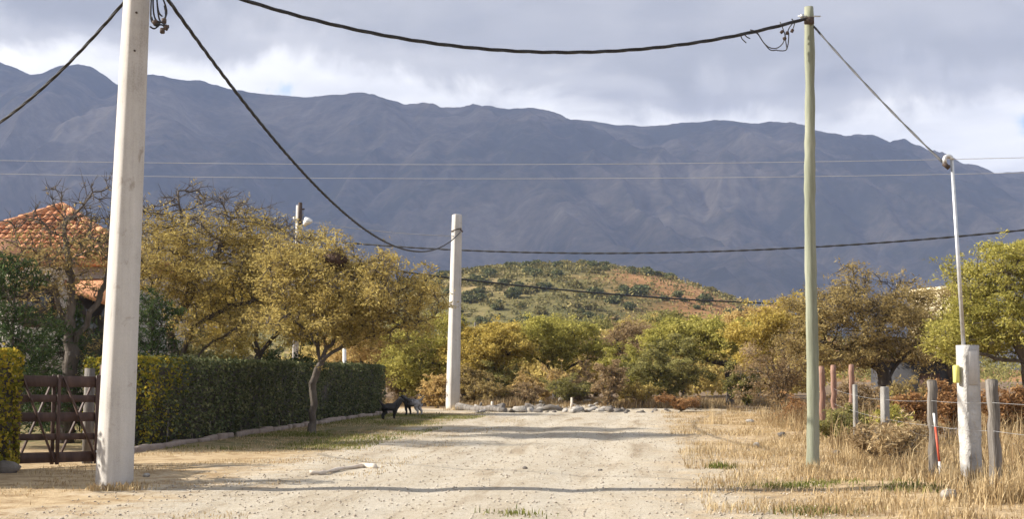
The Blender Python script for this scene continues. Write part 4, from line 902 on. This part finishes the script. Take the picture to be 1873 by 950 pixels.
pc = at(165, 545, HY - HDp - .9); g = Geo(); V = [at(118, 512, HY - HDp + .3), at(232, 508, HY - HDp + .3), at(238, 566, HY - HDp - 1.5), at(136, 528, HY - HDp - 1.5)]; V += [v - np.array([0, 0, .14]) for v in V]
g.add(V, np.array([[3, 2, 1, 0], [4, 5, 6, 7], [0, 1, 5, 4], [1, 2, 6, 5], [2, 3, 7, 6], [3, 0, 4, 7]])); g.obj('porch_roof', M['tile'], house, ho)
g = Geo(); V = [at(-120, 442, HY - HDp + .3), at(30, 436, HY - HDp + .3), at(44, 486, HY - HDp - 1.6), at(-120, 500, HY - HDp - 1.6)]; V += [v - np.array([0, 0, .14]) for v in V]
g.add(V, np.array([[3, 2, 1, 0], [4, 5, 6, 7], [0, 1, 5, 4], [1, 2, 6, 5], [2, 3, 7, 6], [3, 0, 4, 7]])); g.obj('porch_roof', M['tile'], house, ho)
for px in (30, 225):
    p = at(px, HZ, HY - HDp - 1.4); g = Geo(); box(g, (p[0], p[1], 1.25), (.22, .22, 2.9), bev=.02); g.obj('porch_column', M['plaster'], house, ho)
for px, py, w, h in ((70, 560, 1.1, 1.2), (165, 600, 1.0, 2.1)):
    p = at(px, py, HY - HDp + .33); g = Geo(); box(g, p, (w, .05, h), bev=.01); wn_ = g.obj('window' if h < 2 else 'door', M['gate_wood'], house, ho)
    g = Geo(); box(g, p - [0, .03, 0], (w * .8, .02, h * .84)); g.obj('pane', M['glass'], wn_, ho)

# pale building and block shed behind the right hand trees
BY = 72.0; bb = base_at(1752, BY); bl = thing('building', bb, 'cream rendered building peeping out between the right hand trees', 'building'); bt = at(1752, 532, BY)[2]
g = Geo(); box(g, bb + [0, 2, bt / 2 - .1], (2.0, 3.4, bt + .2), rotz(.25)); g.obj('wall', M['cream'], bl, bb)
g = Geo(); box(g, bb + [0, 2, bt + .1], (2.2, 3.6, .2), rotz(.25), bev=.03); g.obj('parapet', M['cream'], bl, bb)
g = Geo(); c = bb + rotz(.25) @ np.array([.3, -2.0, 0]) + [0, 2, bt - .95]; box(g, c, (.8, .08, .8), rotz(.25), bev=.01); wo = g.obj('window', M['white_paint'], bl, bb)
g = Geo(); box(g, c - [0, .045, 0], (.62, .03, .62), rotz(.25)); g.obj('pane', M['glass'], wo, bb)
SY = 46.0; sb_ = base_at(1668, SY); sh = thing('shed', sb_, 'low grey block shed beneath the dark spreading tree', 'shed')
g = Geo(); box(g, sb_ + [0, 0, .85], (2.5, 1.8, 1.9), rotz(-.1)); g.obj('wall', M['block'], sh, sb_)
g = Geo(); box(g, sb_ + [0, 0, 1.86], (2.8, 2.1, .1), rotz(-.1), bev=.01); g.obj('roof', M['iron'], sh, sb_)
g = Geo(); box(g, sb_ + rotz(-.1) @ np.array([.4, -.93, .7]), (.7, .05, 1.4), rotz(-.1), bev=.01); g.obj('door', M['gate_wood'], sh, sb_)

def mtree(label, px, Y, els, limbs, leafm, seed, nleaf=15000, nattr=650, r0=.14, name='scrub_tree', bk='dark_bark', **kw):
    b = base_at(px, Y); nleaf = int(nleaf * 1.7); kw.setdefault('ll', .13); kw.setdefault('lw', .045); kw.setdefault('step', .24); kw.setdefault('spread', .12); kw.setdefault('pad', .62); kw.setdefault('twigs', 1.3)
    gy = HZ + F * CAMH / Y
    return make_tree(name, label, 'tree', b, [pxline(Y, [(px, gy)] + limbs[0])] + [pxline(Y, l) for l in limbs[1:]], pxcrown(Y, *els), leafm, bk, nattr, nleaf=nleaf, r0=r0, seed=seed, up=.02, **kw)
# ------------------------------------------------------------------ trees on the left
def zbare(py, Y, lo, hi, w=35):               # fewer leaves above this photo height
    z = at(900, py, Y)[2]; ww = w * Y / F
    return lambda P: lo + (hi - lo) * sst(-ww, ww, z - P[:, 2])
Y = 27.0; b = base_at(122, Y)
make_tree('twisted_tree', 'bare brown twisted tree in front of the tiled house', 'tree', b, [pxline(Y, [(122, 808), (130, 690), (128, 610), (100, 540), (60, 480)]), pxline(Y, [(130, 640), (175, 560), (205, 480)]), pxline(Y, [(128, 610), (132, 520), (118, 430)]), pxline(Y, [(135, 600), (90, 575), (30, 560)]),
          pxline(Y, [(126, 700), (165, 640), (215, 600, .4)])],
          pxcrown(Y, (120, 460, 105, 85), (50, 470, 60, 70, 0, .8), (195, 430, 60, 95), (110, 375, 70, 45, 0, .6), (70, 400, 50, 40)), 'l_drab', 'bark', 1500, .165, 8000, .075, .023, tip=.0085, pads=75, pad=.42, r0=.15, seed=21, up=.03, bare=zbare(440, Y, .06, .9), twigs=1.9, spread=.075)
Y = 34.2; b = base_at(332, Y)
make_tree('acacia_tree', 'large golden spreading tree behind the hedge with bare upper twigs', 'tree', b, [pxline(Y, [(332, 793), (325, 690), (310, 600), (345, 545), (352, 480)]), pxline(Y, [(325, 680), (350, 600), (420, 560), (500, 545)]), pxline(Y, [(326, 700), (370, 640), (430, 600), (520, 585)]),
          pxline(Y, [(315, 610), (285, 540), (262, 470)]), pxline(Y, [(348, 530), (395, 470), (425, 400)]), pxline(Y, [(350, 500), (335, 420), (325, 350)])],
          pxcrown(Y, (400, 490, 150, 105, 0, 1.3), (300, 450, 75, 110), (345, 385, 90, 55, 0, 1.3), (480, 480, 100, 80), (430, 590, 120, 50, 0, .9), (425, 395, 75, 55, 0, 1.2)), 'l_straw', 'bark', 4200, .165, 56000, .08, .024, tip=.0095, pads=190, pad=.46, padz=.4, r0=.17, seed=22, up=.03, bare=zbare(405, Y, .03, 1.0), twigs=1.7, spread=.08)
Y = 29.8; b = ground(570, 796); Y = b[1]
t3 = make_tree('acacia_tree', 'ochre tree rooted in front of the long hedge with flat spreading crown', 'tree', b, [pxline(Y, [(569, 797), (572, 740), (575, 690), (590, 650), (600, 610), (596, 560)]), pxline(Y, [(583, 665), (620, 640), (660, 605), (720, 580)]), pxline(Y, [(584, 660), (575, 620), (545, 590), (500, 570)]),
          pxline(Y, [(598, 640), (640, 590), (655, 540)]), pxline(Y, [(620, 640), (690, 610), (760, 595)]), pxline(Y, [(578, 690), (586, 640), (570, 560)])],
          pxcrown(Y, (640, 540, 140, 75, 0, 1.3), (560, 500, 85, 70), (720, 555, 90, 60), (620, 480, 90, 40), (690, 520, 90, 45), (600, 590, 120, 40, 0, .6), (740, 600, 65, 28, 0, .7)), 'l_straw', 'bark', 3800, .165, 54000, .08, .024, tip=.009, pads=160, pad=.44, padz=.4, r0=.085, seed=23, up=.02, twigs=1.7, spread=.08, bare=zbare(445, Y, .25, 1.0))
t3Y = Y
mtree('golden straw tree standing behind between the two big left trees', 470, 46, [(470, 520, 95, 75), (540, 560, 75, 60), (420, 580, 80, 60), (600, 590, 60, 45)], [[(472, 690), (468, 600), (455, 520)], [(470, 660), (520, 590), (560, 550)], [(470, 650), (430, 590)]], 'l_gold', 24, 20000, 1400, ll=.11, lw=.036, step=.22, spread=.11, pads=90, pad=.6)
Y = t3Y
# nest in that tree
c = at(612, 476, Y - .25); rng = np.random.RandomState(3); nst = thing('bird_nest', c, 'dark bird nest of twigs high in the ochre tree', 'nest'); g = Geo(); lump(g, c, (.50, .45, .34), rng, .25); g.obj('body', M['nest'], nst, c)
g = Geo(); n = 170; d = unit(rng, n); p0 = c + d * np.array([.22, .2, .15]); q = unit(rng, n); frusta(g, p0 - q * .12, p0 + q * .12, np.full(n, .006), np.full(n, .004), 3); g.obj('twigs', M['nest'], nst, c)
# conifers and shrubs behind the hedge and gate
def conifer(label, px, Y, top, w, seed, nleaf=9000):
    b = base_at(px, Y); t_ = at(px, top, Y); H_ = t_[2] - b[2]; limbs = [[b, b + [0, 0, H_ * .95]]]; rng = np.random.RandomState(seed); wk = w * Y / F / 2
    for i in range(26):
        f = .12 + .8 * i / 26; a = i * 2.4 + rng.rand(); r = wk * (1 - f) ** .8 * 1.05 + .12; p = b + [0, 0, H_ * f]; limbs.append([p, p + np.array([math.cos(a) * r * .6, math.sin(a) * r * .6, .05 * H_]), p + np.array([math.cos(a) * r, math.sin(a) * r, .12 * H_])])
    cr = [(b + [0, 0, H_ * f], (wk * (1 - f) ** .8 + .15, wk * (1 - f) ** .8 + .15, H_ * .13)) for f in (.15, .3, .45, .6, .75, .88)]
    return make_tree('conifer', label, 'tree', b, limbs, cr, 'l_dark', 'bark', 420, .15, nleaf, .13, .026, r0=.07, seed=seed, up=.12, flat=0, spread=.075, twigs=1.2)
conifer('dark green young conifer at left edge behind the hedge and gate', 22, 25.0, 470, 150, 31, 10000)
conifer('dark green low conifer directly behind the brown gate', 118, 27.5, 570, 130, 32, 8000)
conifer('dark green conifer behind the near end of the long hedge', 276, 32.0, 548, 90, 33, 8000)
bush('shrub', 'yellow gold shrub showing over hedge below the golden tree', 420, 39.5, 120, 215, 'l_gold', seed=41, nleaf=8000, nattr=260)
bush('shrub', 'dark green rounded shrub showing over the far half of hedge', 528, 46.5, 110, 160, 'l_dark', 'bark', seed=42, nleaf=8000, nattr=260)
bush('shrub', 'olive shrub over the hedge between golden tree and green conifer', 350, 37.5, 120, 170, 'l_olive', 'bark', seed=43, nleaf=6000, nattr=240)
pY = 50.0; b = base_at(631, pY); g = Geo(); tube(g, [b - [0, 0, .2], at(630, 632, pY)], [.075, .07], 10); tag(g.obj('white_post', M['white_paint'], origin=b, smooth=True), 'white painted post just behind the far part of the hedge', 'post')

# ------------------------------------------------------------------ trees and bushes beyond the end of the street
mtree('ochre tree standing over the sandy path just past the hedge end', 690, 60, [(690, 640, 75, 45), (660, 665, 55, 40)], [[(692, 700), (688, 650)], [(691, 700), (660, 660)]], 'l_ochre', 51, 12000)
mtree('yellow green tree just left of the slim far pole', 775, 58, [(770, 640, 62, 50), (745, 680, 60, 40), (800, 612, 45, 28)], [[(775, 700), (768, 650)], [(774, 700), (800, 640)]], 'l_yelgreen', 52, 14000)
mtree('bright yellow tree just right of the slim far pole', 905, 57, [(890, 640, 62, 38), (860, 665, 42, 32), (930, 622, 50, 30)], [[(908, 705), (895, 660), (870, 640)], [(905, 700), (935, 640)]], 'l_gold', 53, 15000)
mtree('yellow green tree with forked dark trunk in the middle of the thicket', 1018, 59, [(1010, 622, 72, 44), (1060, 640, 60, 28), (965, 640, 55, 30)], [[(1016, 700), (1005, 672), (975, 650)], [(1014, 690), (1050, 668), (1085, 655)], [(1012, 690), (1010, 640)]], 'l_yelgreen', 54, 17000)
mtree('brownish half bare tree right of the forked yellow green tree', 1140, 63, [(1140, 630, 65, 42), (1175, 650, 45, 35)], [[(1142, 700), (1135, 650), (1125, 615)], [(1141, 690), (1170, 640)]], 'l_brown', 55, 8500, twigs=1.6)
mtree('olive tree with arching dark trunk in front of the right slope of hill', 1335, 58, [(1270, 618, 85, 40), (1330, 622, 70, 40), (1215, 625, 40, 30)], [[(1338, 710), (1330, 668), (1290, 655), (1245, 620)], [(1332, 668), (1345, 640), (1360, 615)], [(1300, 657), (1300, 620)]], 'l_yelgreen', 56, 19000, r0=.17)
mtree('yellow ochre tree left of the greenish wooden pole', 1420, 52, [(1410, 620, 70, 48), (1450, 600, 45, 50), (1380, 640, 40, 35)], [[(1422, 700), (1410, 650)], [(1421, 700), (1450, 620)]], 'l_gold', 57, 15000)
mtree('green treetop behind the yellow tree left of the far hill slope', 1090, 82, [(1090, 610, 70, 26), (1030, 600, 50, 24)], [[(1090, 690), (1080, 640)]], 'l_olive', 58, 9000, ll=.16, lw=.06)
mtree('olive treetop rising behind between the middle trees and hill', 1225, 84, [(1225, 598, 60, 24), (1180, 606, 40, 22)], [[(1225, 690), (1220, 630)]], 'l_olive', 59, 8000, ll=.16, lw=.06)
mtree('golden treetop far behind at the right foot of the hill', 1385, 80, [(1390, 588, 60, 26), (1340, 592, 40, 24)], [[(1385, 690), (1385, 630)]], 'l_ochre', 60, 8000, ll=.16, lw=.06)
bush('bush', 'dense grey green bush at the end of the street', 1225, 53.5, 180, 120, 'l_olive', 'dark_bark', seed=61, nleaf=13000, nattr=420, ll=.12, lw=.038)
bush('bush', 'yellow green bush left of the dense grey green bush', 1145, 55.5, 110, 110, 'l_yelgreen', seed=62, nleaf=6500, ll=.12, lw=.038)
bush('bush', 'olive brown slender bush in front of the rubble', 1112, 51.5, 62, 95, 'l_brown', seed=63, nleaf=3500, ll=.10, lw=.045)
bush('bush', 'low rust brown weed clump at the street end below the dense bush', 1245, 49.5, 85, 30, 'l_rust', seed=64, nleaf=3500, nattr=120, ll=.10, lw=.03)
bush('bush', 'brown dry bush right behind the slim far pole', 872, 55, 80, 75, 'l_drab', seed=65, nleaf=4500, ll=.12, lw=.036)
bush('bush', 'ochre weedy bush behind the rubble in the middle', 985, 55, 120, 72, 'l_ochre', seed=66, nleaf=5000, ll=.12, lw=.036)
bush('bush', 'brown weedy bush behind the rubble under the forked tree', 1060, 56, 90, 80, 'l_brown', seed=67, nleaf=4500, ll=.12, lw=.036)
bush('bush', 'olive shrub under the bright yellow tree behind the rubble', 920, 56, 90, 85, 'l_olive', 'dark_bark', seed=68, nleaf=5000, ll=.12, lw=.036)
bush('bush', 'tan drooping dry bush just left of the slim far pole', 800, 54.5, 60, 75, 'l_ochre', seed=69, nleaf=4000, ll=.12, lw=.04, droop=.4)
bush('bush', 'brown thicket bush over the sandy path behind the dogs', 735, 59, 90, 105, 'l_brown', 'dark_bark', seed=70, nleaf=6000, ll=.12, lw=.036)
bush('bush', 'green shrub at the sandy gap under the arching trunk', 1365, 55, 70, 95, 'l_olive', 'dark_bark', seed=71, nleaf=5500, ll=.12, lw=.036)
bush('bush', 'low olive bush in front of the tan bushes behind the rubble', 1035, 52.8, 90, 48, 'l_olive', seed=74, nleaf=4000, nattr=170, ll=.10, lw=.03)
bush('bush', 'low straw coloured bush behind the log by the far pole', 900, 52.8, 80, 46, 'l_drab', seed=75, nleaf=4000, nattr=170, ll=.10, lw=.03)
bush('bush', 'low yellow olive bush left of the rust brown weed clump', 1175, 51.8, 85, 42, 'l_straw', seed=76, nleaf=4000, nattr=170, ll=.10, lw=.03)
bush('bush', 'low tan bush in the middle of the strip behind the rubble', 965, 52.6, 60, 40, 'l_brown', seed=77, nleaf=3000, nattr=150, ll=.10, lw=.03)
mtree('straw yellow tree filling the gap behind the brown half bare tree', 1180, 70, [(1175, 625, 75, 36), (1125, 640, 45, 30)], [[(1180, 690), (1170, 640)], [(1180, 690), (1140, 640)]], 'l_straw', 91, 10000)
mtree('olive yellow tree between the bright yellow tree and far pole', 850, 68, [(850, 640, 50, 40), (820, 660, 45, 32)], [[(850, 700), (845, 650)]], 'l_straw', 92, 9000)
mtree('straw tree behind the dense grey green bush', 1250, 72, [(1245, 640, 65, 36), (1290, 655, 45, 30)], [[(1250, 690), (1245, 645)]], 'l_straw', 93, 9000)
# ------------------------------------------------------------------ right hand trees and bushes
bush('bush', 'large pinkish brown half bare bush left of the greenish wooden pole', 1418, 40, 150, 160, 'l_brown', 'pale_bark', seed=72, nleaf=7500, nattr=520, ll=.07, lw=.03, twigs=2.0)
bush('bush', 'small rust brown bush at the foot of the big brown bush', 1458, 36, 55, 55, 'l_rust', seed=73, nleaf=2500, ll=.07, lw=.025)
Y = 39.0
mtree('dark spreading thorn tree right of the greenish wooden pole', 1625, Y, [(1585, 575, 118, 62, 0, 1.2), (1500, 600, 62, 60), (1665, 590, 72, 58), (1580, 515, 62, 36), (1550, 648, 120, 24, 0, .9), (1650, 645, 80, 24, 0, .7)], [[(1622, 715), (1615, 680), (1590, 640), (1575, 580), (1570, 530)], [(1620, 695), (1650, 660), (1690, 620)], [(1600, 660), (1550, 640), (1495, 625)], [(1590, 640), (1620, 580), (1640, 530)], [(1620, 700), (1595, 672), (1540, 655)]],
      'l_drab', 81, 28000, 2200, r0=.21, name='thorn_tree', ll=.085, lw=.027, step=.18, spread=.085, twigs=1.7, tip=.0095, pads=95, padz=.24)
Y = 31.0
mtree('large green and yellow tree at the right edge', 1880, Y, [(1835, 560, 95, 75, 0, 1.2), (1850, 490, 60, 50), (1770, 600, 75, 45), (1900, 520, 60, 90), (1830, 625, 110, 40)], [[(1885, 720), (1880, 660), (1850, 600), (1840, 520)], [(1880, 665), (1820, 655), (1765, 640)], [(1878, 640), (1920, 560)], [(1860, 610), (1800, 580)]],
      'l_yelgreen', 82, 36000, 1300, r0=.16, name='spreading_tree', ll=.08, lw=.026, step=.17, spread=.085, twigs=1.4, bk='bark', pads=60)
mtree('ochre brown tree between the thorn tree and steel mast', 1740, 45, [(1725, 585, 65, 60), (1690, 610, 55, 55), (1770, 585, 55, 60), (1740, 640, 80, 40)], [[(1742, 700), (1735, 640), (1725, 580)], [(1741, 690), (1765, 630)]], 'l_drab', 83, 16000, 600, ll=.09, lw=.03, step=.2, spread=.15)
bush('bush', 'red brown dry bush behind the thick fence post at right', 1845, 27, 130, 105, 'l_rust', seed=84, nleaf=7000, nattr=300, ll=.075, lw=.03)
bush('bush', 'rusty orange weed bush between the dark post and squat grey post', 1660, 26, 100, 95, 'l_rust', seed=85, nleaf=5500, nattr=260, ll=.07, lw=.03)
bush('bush', 'rust brown bush right behind the meter pillar', 1745, 28, 90, 105, 'l_rust', seed=86, nleaf=5500, nattr=260, ll=.07, lw=.03)
bush('bush', 'yellow green weed bush growing round the squat grey post', 1632, 23, 55, 95, 'l_yelgreen', seed=87, nleaf=2800, nattr=150, ll=.06, lw=.025)
bush('bush', 'low green shrub at the foot of the reddish posts', 1545, 26, 95, 60, 'l_olive', seed=88, nleaf=4500, nattr=220, ll=.065, lw=.028)
bush('bush', 'brown dry bush in front of the thorn tree trunk', 1575, 34, 140, 85, 'l_brown', seed=89, nleaf=6500, nattr=300, ll=.075, lw=.03)
bush('bush', 'straw brown weed bush hiding the foot of squat grey concrete post', 1600, 20.6, 80, 70, 'l_brown', seed=94, nleaf=2600, nattr=160, ll=.08, lw=.02, twigs=1.8)
bush('bush', 'dry olive bush in front of the dark block shed', 1685, 33, 120, 95, 'l_drab', seed=96, nleaf=5000, nattr=260, ll=.075, lw=.028)
bush('bush', 'tan dry weed clump between the squat grey and dark fence post', 1640, 19.5, 90, 85, 'g_dry', seed=90, nleaf=2600, nattr=160, ll=.10, lw=.014, twigs=2)

# ------------------------------------------------------------------ dogs
def dog(label, px, py, hgt, heading, m, seed, head_up=.0):
    b = ground(px, py); s = hgt / .56
    V = [(0, 0, .44), (.20, 0, .43), (-.22, 0, .46), (.30, 0, .50), (.40, 0, .60 + head_up), (.50, 0, .62 + head_up), (.62, 0, .575 + head_up),      # belly, chest, rump, neck base, head, brow, muzzle
         (-.30, 0, .50), (-.44, 0, .60), (-.52, 0, .70),                                                            # tail
         (.21, .07, .36), (.23, .075, .20), (.20, .075, .11), (.22, .075, .0), (.26, .075, .0),
         (.21, -.07, .36), (.16, -.075, .20), (.13, -.075, .11), (.13, -.075, .0), (.17, -.075, .0),
         (-.25, .08, .36), (-.20, .085, .25), (-.31, .085, .14), (-.29, .085, .0), (-.25, .085, .0),
         (-.25, -.08, .36), (-.26, -.085, .24), (-.36, -.085, .14), (-.36, -.085, .0), (-.32, -.085, .0), (.43, .055, .70 + head_up), (.43, -.055, .70 + head_up)]
    R = [.125, .145, .12, .095, .08, .07, .042, .055, .024, .014, .07, .045, .034, .034, .026, .07, .045, .034, .034, .026, .088, .062, .038, .034, .026, .088, .062, .038, .034, .026, .022, .022]
    E = [(0, 1), (0, 2), (1, 3), (3, 4), (4, 5), (5, 6), (2, 7), (7, 8), (8, 9), (1, 10), (10, 11), (11, 12), (12, 13), (13, 14), (1, 15), (15, 16), (16, 17), (17, 18), (18, 19), (2, 20), (20, 21), (21, 22), (22, 23), (23, 24), (2, 25), (25, 26), (26, 27), (27, 28), (28, 29), (4, 30), (4, 31)]
    me = bpy.data.meshes.new('dog'); me.from_pydata(V, E, []); me.materials.append(m); o = bpy.data.objects.new('dog', me); COL.objects.link(o)
    md = o.modifiers.new('skin', 'SKIN'); md.use_smooth_shade = True
    for i, r in enumerate(R): sv = me.skin_vertices[0].data[i]; sv.radius = (r * 1.18, r * 1.18); sv.use_root = (i == 0)
    o.modifiers.new('sub', 'SUBSURF').render_levels = 2
    o.location = b + [0, 0, .022 * s]; o.rotation_euler[2] = heading; o.scale = (s, s, s); return tag(o, label, 'dog', 'dogs beside the hedge end')
dog('black dog standing in the shade at the far end of hedge', 714, 768, .46, math.radians(38), M['blackfur'], 1, .08)
dog('grey brindled dog facing the black dog past the hedge end', 754, 760, .52, math.radians(150), M['greyfur'], 2, .0)

# ------------------------------------------------------------------ log, rubble and small things
def log(label, p, q, r, m, seed, cat='log', name='log', bend=.05):
    rng = np.random.RandomState(seed); p = np.asarray(p); q = np.asarray(q); n = 9; P = [p + (q - p) * i / n + np.array([0, bend * math.sin(i * .8), bend * .5 * math.sin(i * 1.1 + 1)]) for i in range(n + 1)]
    g = Geo(); tube(g, P, [r * (1.05 - .35 * i / n + .10 * rng.randn()) for i in range(n + 1)], 9)
    j = P[4]; tube(g, [j, j + np.array([.1, -.1, r * 1.6])], [r * .45, r * .3], 6)
    return tag(g.obj(name, m, origin=p, smooth=True), label, cat)
a = ground(838, 752); b = ground(925, 755); log('thick grey log lying at foot of the slim far pole', a + [0, 0, .10], b + [0, 0, .09], .15, M['grey_wood'], 1)
a = ground(960, 752); b = ground(1030, 753); log('dark charred log lying in the rubble strip', a + [0, 0, .12], b + [0, 0, .10], .12, M['dark_stone'], 2, bend=.12)
rng = np.random.RandomState(66)
for k in range(110):
    px = rng.uniform(862, 1130) if k < 88 else rng.uniform(1130, 1330); py = rng.uniform(744, 756); c = ground(px, py); pale = rng.rand() < .38; sz = rng.uniform(.14, .62) ** 1.15 * (1 if k < 88 else .6)
    g = Geo()
    if k % 5 < 2: lump(g, c + [0, 0, sz * .10], (sz, sz * rng.uniform(.5, .9), sz * rng.uniform(.35, .75)), rng, .75, rng.rand() * 6)
    else: box(g, c + [0, 0, sz * .2], (sz, sz * rng.uniform(.35, .8), sz * rng.uniform(.15, .4)), rotz(rng.rand() * 6) @ rotx(rng.uniform(-.6, .6)) @ roty(rng.uniform(-.5, .5)), .85, bev=sz * .05)
    tag(g.obj('rubble_stone', M['stone' if pale else 'dark_stone'], origin=c), ('pale broken rubble stone' if pale else 'dark broken rubble stone') + ' in the strip across the street end', 'stone', ('pale' if pale else 'dark') + ' rubble stones')
for px, top in ((1043, 728), (897, 735)):
    b = ground(px, 752); g = Geo(); t_ = at(px + 3, top, b[1]); tube(g, [b - [0, 0, .1], (b + t_) / 2 + [.03, 0, 0], t_], [.055, .05, .045], 7); tag(g.obj('wooden_stake', M['driftwood'], origin=b, smooth=True), 'pale short stake standing in the rubble ' + ('under the forked tree' if px > 1000 else 'near the slim far pole'), 'stake')
b = base_at(868, 62); g = Geo(); tube(g, [b, at(869, 590, 62)], [.06, .05], 6); tag(g.obj('thin_post', M['grey_wood'], origin=b), 'thin grey post in the thicket right of the slim far pole', 'post')
# pale branch on the street
P = smooth_path([ground(*q) + [0, 0, .035] for q in ((566, 868), (590, 867), (615, 861), (645, 857), (668, 855), (686, 858))], 16); g = Geo(); rng = np.random.RandomState(2)
tube(g, P, [.03 + .006 * rng.randn() + .014 * (i > 11) for i in range(16)], 8); tube(g, [P[3], P[3] + [-.18, -.1, .03]], [.022, .01], 6); tag(g.obj('dry_branch', M['driftwood'], origin=P[0], smooth=True), 'bleached dry branch lying on the left side of the street', 'branch')
# litter and stones on the right verge
for nm, lab, cat, px, py, sz, mm in (('plastic_bag', 'white crumpled plastic bag in the grass at the right edge', 'bag', 1858, 818, .2, 'white_paint'), ('plastic_bag', 'white bag at the foot of low wall left of dark fence post', 'bag', 1688, 802, .2, 'white_paint'),
                                     ('stone', 'dark stone on the verge left of the greenish pole', 'stone', 1430, 802, .2, 'dark_stone'), ('stone', 'pale flat stone on the verge below the brown bush', 'stone', 1384, 820, .18, 'stone'), ('stone', 'pale stone beside the reddish stump', 'stone', 1586, 800, .14, 'stone'),
                                     ('stone', 'pale stone near the edge of the brown bush', 'stone', 1372, 774, .22, 'stone'), ('stone', 'small dark stone right of the greenish pole foot', 'stone', 1530, 838, .17, 'dark_stone'), ('stone', 'pale stone among grass below the tan weed clump', 'stone', 1634, 832, .16, 'stone'),
                                     ('stone', 'pale stone in the grass at bottom right below the thick post', 'stone', 1838, 903, .11, 'stone'), ('stone', 'pale flat stone in the grass below the meter pillar', 'stone', 1735, 920, .2, 'stone'), ('stone', 'small dark stone on the sandy street', 'stone', 960, 861, .09, 'dark_stone'), ('stone', 'small brown stone right of centre on the street', 'stone', 1098, 861, .07, 'dark_stone'),
                                     ('stone', 'small grey stone at left foot of near pole', 'stone', 268, 872, .1, 'stone')):
    c = ground(px, py); g = Geo(); rng = np.random.RandomState(px); lump(g, c + [0, 0, sz * .22], (sz, sz * .75, sz * .55), rng, .4 if cat == 'bag' else .3, rng.rand() * 6); tag(g.obj(nm, M[mm], origin=c, smooth=cat == 'bag'), lab, cat)
# low weeds and straw clumps: two masses
gg, gd_ = Geo(), Geo()
for px, py, n, h, spread, dry, seed, lean in ((945, 940, 130, .10, .16, 0, 2, .9), (1432, 893, 420, .10, .26, 0, 3, .9), (1505, 888, 260, .08, .22, 0, 4, .9), (1490, 938, 380, .09, .26, 0, 5, .9), (1660, 900, 340, .12, .27, 0, 6, .9), (1320, 858, 180, .16, .10, 0, 7, .9),
                                              (1306, 778, 40, .75, .12, 1, 1, .25), (190, 897, 150, .14, .12, 1, 21, .9), (232, 896, 170, .16, .12, 1, 22, .9), (830, 752, 160, .3, .22, 1, 23, .8), (570, 798, 200, .16, .22, 0, 24, .9), (1488, 868, 240, .26, .11, 1, 8, .6), (1765, 892, 420, .34, .22, 1, 9, .8), (1840, 925, 560, .45, .28, 1, 10, .8), (1703, 876, 260, .3, .16, 1, 11, .8), (1816, 900, 300, .35, .16, 1, 12, .8), (1600, 812, 400, .45, .5, 1, 13, .8), (1640, 850, 400, .4, .5, 1, 14, .8)):
    c = ground(px, py); r2 = np.random.RandomState(seed); x = c[0] + r2.randn(n) * spread; y = c[1] + r2.randn(n) * spread * .8; blades(gd_ if dry else gg, x, y, h * (.35 + .65 * r2.rand(n)), .009 + .009 * r2.rand(n), r2, lean)
tag(gg.obj('green_weeds', M['g_green']), 'low green weeds dotted over the right verge and street', 'weeds', kind='stuff')
tag(gd_.obj('straw_clumps', M['g_dry']), 'tall straw clumps at the feet of pole, pillar and posts', 'grass', kind='stuff')
# a dense shrub just left of the picture: its shade falls on the foot of the near pole
bush('shrub', 'dense dark shrub standing just left of the gate hedge', -330, 17.6, 330, 560, 'l_dark', 'bark', seed=95, nleaf=9000, nattr=260, ll=.12, lw=.07)
